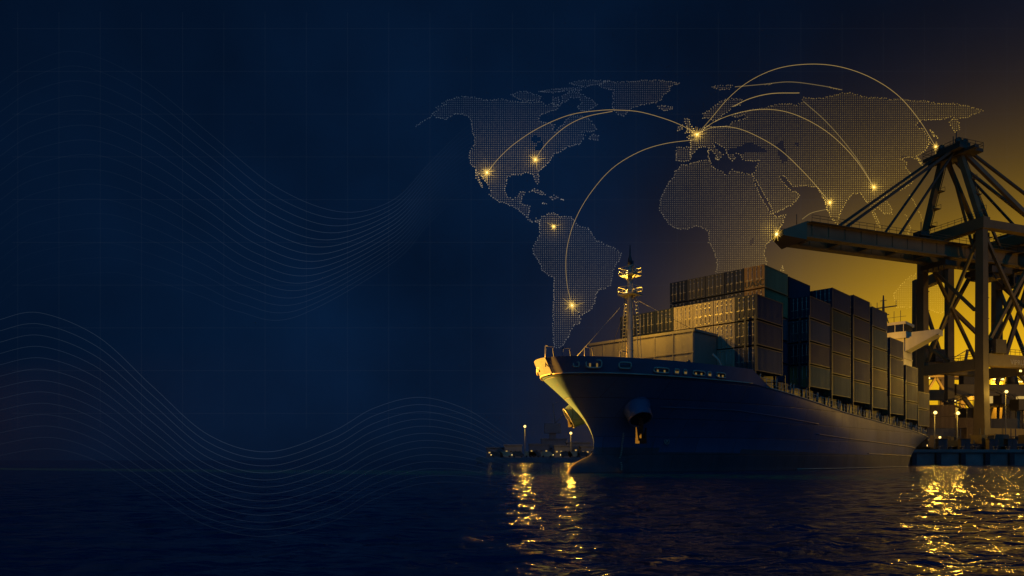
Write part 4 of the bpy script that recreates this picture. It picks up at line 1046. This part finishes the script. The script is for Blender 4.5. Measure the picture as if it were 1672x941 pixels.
AF = [(1112,269),(1122,270),(1132,266),(1145,263),(1160,263),(1161,271),(1168,276),(1176,280),(1184,285),(1190,284),(1195,278),(1203,281),(1215,284),(1227,285),(1229,293),(1234,304),(1240,317),(1247,330),(1255,343),(1259,349),(1268,354),(1282,352),(1278,364),(1270,378),(1260,390),(1250,402),(1247,415),(1251,428),(1250,442),(1240,452),(1228,470),(1218,480),(1175,480),(1168,465),(1166,452),(1171,440),(1170,425),(1165,408),(1157,396),(1158,378),(1148,373),(1137,369),(1122,374),(1105,374),(1092,366),(1084,354),(1077,344),(1078,328),(1085,312),(1092,298),(1100,290),(1102,281),(1110,274)]
MAD = [(1273,445),(1278,435),(1280,442),(1276,450)]
AUS = [(1459,480),(1470,466),(1482,455),(1495,448),(1510,446),(1524,444),(1540,446),(1550,454),(1556,470),(1562,490),(1552,505),(1535,512),(1516,506),(1500,500),(1480,503),(1463,502)]
JAP = [(1497,258),(1503,262),(1506,270),(1501,266)]
SAKH = [(1518,212),(1524,218),(1530,226),(1524,224)]
LAKES = [[(1187,252),(1187,245),(1212,239),(1216,233),(1224,232),(1232,236),(1245,242),(1252,247),(1240,250),(1228,247),(1215,250),(1206,251)],[(1268,236),(1276,229),(1281,231),(1280,240),(1286,255),(1285,263),(1277,266),(1272,257),(1270,245)],[(1299,235),(1304,232),(1305,238),(1300,238)],[(1224,392),(1231,389),(1232,398),(1226,401)],[(866,228),(873,222),(884,224),(884,230),(872,233)],[(876,236),(884,231),(888,236),(884,246),(874,246)],[(1470,258),(1478,253),(1483,257),(1474,262)]]
def inside(x, y, P):
    c = False; j = len(P) - 1
    for i in range(len(P)):
        xi, yi = P[i]; xj, yj = P[j]
        if (yi > y) != (yj > y) and x < (xj - xi) * (y - yi) / (yj - yi) + xi: c = not c
        j = i
    return c
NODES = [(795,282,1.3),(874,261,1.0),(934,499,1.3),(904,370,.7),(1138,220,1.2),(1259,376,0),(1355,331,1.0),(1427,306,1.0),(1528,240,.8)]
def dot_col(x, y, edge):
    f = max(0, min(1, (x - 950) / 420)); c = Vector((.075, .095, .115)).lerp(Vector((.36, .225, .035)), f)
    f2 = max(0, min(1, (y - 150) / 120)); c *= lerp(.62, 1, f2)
    for nx, ny, s_ in NODES:  # halo of each node put into the colour of the dots around it
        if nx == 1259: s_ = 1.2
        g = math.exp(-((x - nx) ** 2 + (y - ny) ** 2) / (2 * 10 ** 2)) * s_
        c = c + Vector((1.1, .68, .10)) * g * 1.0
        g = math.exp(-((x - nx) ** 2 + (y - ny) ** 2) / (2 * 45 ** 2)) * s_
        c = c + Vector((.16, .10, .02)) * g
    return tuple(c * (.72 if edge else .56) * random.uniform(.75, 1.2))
def world_map():
    root = empty('world_map', (0, MY, 0)); tag(root, 'luminous dotted map of the world hanging in the night sky behind the ship', 'map')
    loc = lambda x, y: Vector(((x - 836) * K, 0, CAMZ + (HZ - y) * K))
    for P, lab in ((NA, 'dotted North America'), (BAJA, None), (GREEN, 'dotted Greenland'), (ARC1, None), (ARC2, None), (ARC3, None), (ARC4, None), (ARC5, None), (ICE, 'dotted Iceland'), (NFL, None), (SA, 'dotted South America'), (CUBA, None), (HISP, None),
                   (EU, 'dotted Europe and Asia'), (SCAN, 'dotted Scandinavia'), (UK, 'dotted Britain'), (IRE, 'dotted Ireland'), (SVAL, None), (AF, 'dotted Africa'), (MAD, None), (AUS, 'dotted Australia'), (JAP, None), (SAKH, None)):
        b = MB(); b.c = []
        xs = [p[0] for p in P]; ys = [p[1] for p in P]; S = 3.05
        for i in range(int(min(xs) / S), int(max(xs) / S) + 2):
            for j in range(int(min(ys) / S), int(max(ys) / S) + 2):
                x, y = i * S, j * S
                if inside(x, y, P) and not any(inside(x, y, q) for q in LAKES):
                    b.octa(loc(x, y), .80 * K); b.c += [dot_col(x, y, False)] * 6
        for (x0, y0), (x1, y1) in zip(P, P[1:] + P[:1]):
            n = max(1, int(math.hypot(x1 - x0, y1 - y0) / 3.3))
            for k in range(n):
                x = lerp(x0, x1, k / n) + random.uniform(-.9, .9); y = lerp(y0, y1, k / n) + random.uniform(-.9, .9)
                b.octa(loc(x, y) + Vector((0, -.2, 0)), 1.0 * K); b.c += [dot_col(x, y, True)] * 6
        tag(b.build('continent' if len(P) > 12 else 'island', M['dots'], root, lab), kind='stuff')
    b = MB(); b.c = []
    chain = [(705,190),(690,199),(676,208)], [(1158,262),(1156,250),(1157,244)], [(1168,259),(1174,262)], [(885,332),(893,333)], [(916,326),(922,327)], [(1486,318),(1492,330),(1500,345),(1508,362)], [(1478,350),(1486,372),(1482,385)], [(1430,375),(1440,392),(1460,398)], [(1250,138),(1262,137)], [(1355,143),(1372,147)]
    for ch in chain:
        for (x0, y0), (x1, y1) in zip(ch, ch[1:]):
            for k in range(6):
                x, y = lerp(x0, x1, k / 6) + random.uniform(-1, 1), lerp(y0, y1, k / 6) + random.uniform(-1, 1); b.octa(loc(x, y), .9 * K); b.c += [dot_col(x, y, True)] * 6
    tag(b.build('island_chain', M['dots'], root), kind='stuff')
world_map()
def route(P, label, mat='arc', r=.40, bulge=5):
    n = len(P); pts = spline([at(x, y, MY - 2 - bulge * math.sin(math.pi * i / (n - 1))) for i, (x, y) in enumerate(P)], 12)
    b = MB(); b.tube(pts, r * K, 6); o = b.build('route_line', M[mat]); tag(o, label, 'route line', 'glowing route lines across the map')
route([(795,282),(815,258),(840,235),(880,209),(930,188),(980,180.5),(1010,180),(1045,183),(1085,194),(1115,206),(1138,220)], 'gold route line from western North America over the Atlantic to Europe')
route([(874,261),(886,242),(905,222),(930,203),(960,190),(1000,182)], 'short gold route line from eastern North America joining a longer one')
route([(934,499),(926,465),(924,425),(929,390),(942,353),(966,313),(1000,275),(1042,249),(1085,235),(1138,228)], 'gold route line from South America curving up to Europe')
route([(1138,220),(1160,195),(1190,160),(1225,132),(1270,112),(1320,105),(1370,109),(1420,126),(1465,155),(1500,195),(1528,240)], 'highest gold route line arching from Europe to the crane top')
route([(1138,220),(1165,200),(1200,186),(1240,179),(1280,182),(1320,197),(1360,223),(1398,262),(1427,306)], 'gold route line arching from Europe to China')
route([(1140,218),(1165,208),(1200,209),(1235,222),(1275,246),(1312,281),(1338,310),(1355,331)], 'gold route line arching from Europe to India')
route([(1197,174),(1225,161),(1260,153),(1305,152)], 'short gold route line above Scandinavia', r=.5)
route([(1200,142),(1245,138),(1290,134),(1340,140),(1375,147)], 'faint route line over the Arctic ocean', 'arcdim', .5)
route([(1312,166),(1345,195),(1375,228),(1405,268),(1427,306)], 'faint route line across Siberia to China', 'arcdim', .5)
route([(1310,358),(1325,348),(1350,342)], 'faint short route line over the Arabian sea', 'arcdim', .6)
def node(px, py, s_, label, Y=MY - 3):
    k = Y / F; c = at(px, py, Y); o = empty('route_node', c); tag(o, label, 'light', 'glowing route nodes on the map')
    b = MB(); b.ball((0, 0, 0), 1.1 * k * s_, 12); b.build('bulb', M['bulb'], o)
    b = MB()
    for i in range(30):  # glow of the node shaped as thin bright spikes
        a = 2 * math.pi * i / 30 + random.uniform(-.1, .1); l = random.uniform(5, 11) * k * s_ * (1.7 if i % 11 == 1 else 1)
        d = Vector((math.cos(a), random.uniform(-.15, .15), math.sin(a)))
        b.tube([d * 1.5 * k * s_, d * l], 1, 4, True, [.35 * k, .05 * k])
    b.build('glare_rays', M['ray'], o)
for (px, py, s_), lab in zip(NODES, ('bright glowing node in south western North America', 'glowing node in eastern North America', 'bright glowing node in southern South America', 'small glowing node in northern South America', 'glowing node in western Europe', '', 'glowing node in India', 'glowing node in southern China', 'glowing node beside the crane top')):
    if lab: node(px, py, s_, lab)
# light grid behind the map
def light_grid():
    b = MB(); Y = MY + 6; k = Y / F; r = .42 * k
    for i in range(25):
        x = 29 + i * 67.3; b.tube([at(x, 20, Y), at(x, 700, Y)], r, 4)
    for j in range(10):
        y = 47 + j * 69.8; b.tube([at(20, y, Y), at(1665, y, Y)], r, 4)
    tag(b.build('light_grid', M['grid']), 'faint square grid of thin lines across the night sky', 'grid')
light_grid()
def wave_bundle(lines, Y, label, r, base):
    root = empty('wave_ribbon', (0, Y, 0)); tag(root, label, 'wave lines', 'faint wave line ribbons')
    k_ = Y / F
    for P, inten in lines:
        pts = spline([Vector(((x - 836) * k_, 0, CAMZ + (HZ - y) * k_)) for x, y in P], 14)
        b = MB(); b.tube(pts, r * k_, 5, False)
        b.c = []
        n = len(pts)
        for i in range(n):
            px = pts[i].x / k_ + 836; f = inten(px, i / (n - 1)); b.c += [tuple(c * f for c in base)] * 5
        b.build('wave_line', M['wave'], root)
up = []
for k in range(16):
    P = [(-30, 85 + 24 * k + 72), (0, 85 + 24 * k + 50), (55, 85 + 24 * k + 16), (130 + 3 * k, 85 + 24 * k), (235 + k, 132 + 21.8 * k), (342 - k, 218 + 17.7 * k), (450 - 4 * k, 305 + 13.6 * k), (555 - 5 * k, 346 + 11.5 * k), (640, 328 + 6.8 * k), (700, 268 + 6.5 * k), (752, 216 + 7 * k), (795, 186 + 8.4 * k)]
    kk = k
    up.append((P, lambda px, u, kk=kk: (.16 + .84 * math.exp(-((px - 520) / 210) ** 2)) * min(1, (1.02 - u) * 4) * (.35 + .65 * math.exp(-((kk - 5) / 6) ** 2))))
wave_bundle(up, 150, 'wide ribbon of faint wave lines rolling across the upper left sky', .42, (.034, .048, .068))
lowr = []
for k in range(13):
    P = [(-30, 534 + 18.5 * k), (0, 522 + 18.5 * k), (65 + 1.5 * k, 511 + 18.5 * k), (160, 550 + 17 * k), (250, 632 + 14.6 * k), (340, 710 + 12.4 * k), (437, 738 + 11.5 * k), (540, 706 + 12.2 * k), (610, 667 + 12.4 * k), (685, 649 + 11.8 * k), (760, 668 + 10 * k), (820, 705 + 7.5 * k), (866, 738 + 5 * k)]
    kk = k
    lowr.append((P, lambda px, u, kk=kk: (1 - .055 * kk) * min(1, (1.02 - u) * 6) * (.6 + .4 * math.exp(-((px - 330) / 260) ** 2))))
wave_bundle(lowr, 12.2, 'ribbon of faint wave lines rolling low over the dark water on the left', .42, (.036, .050, .068))
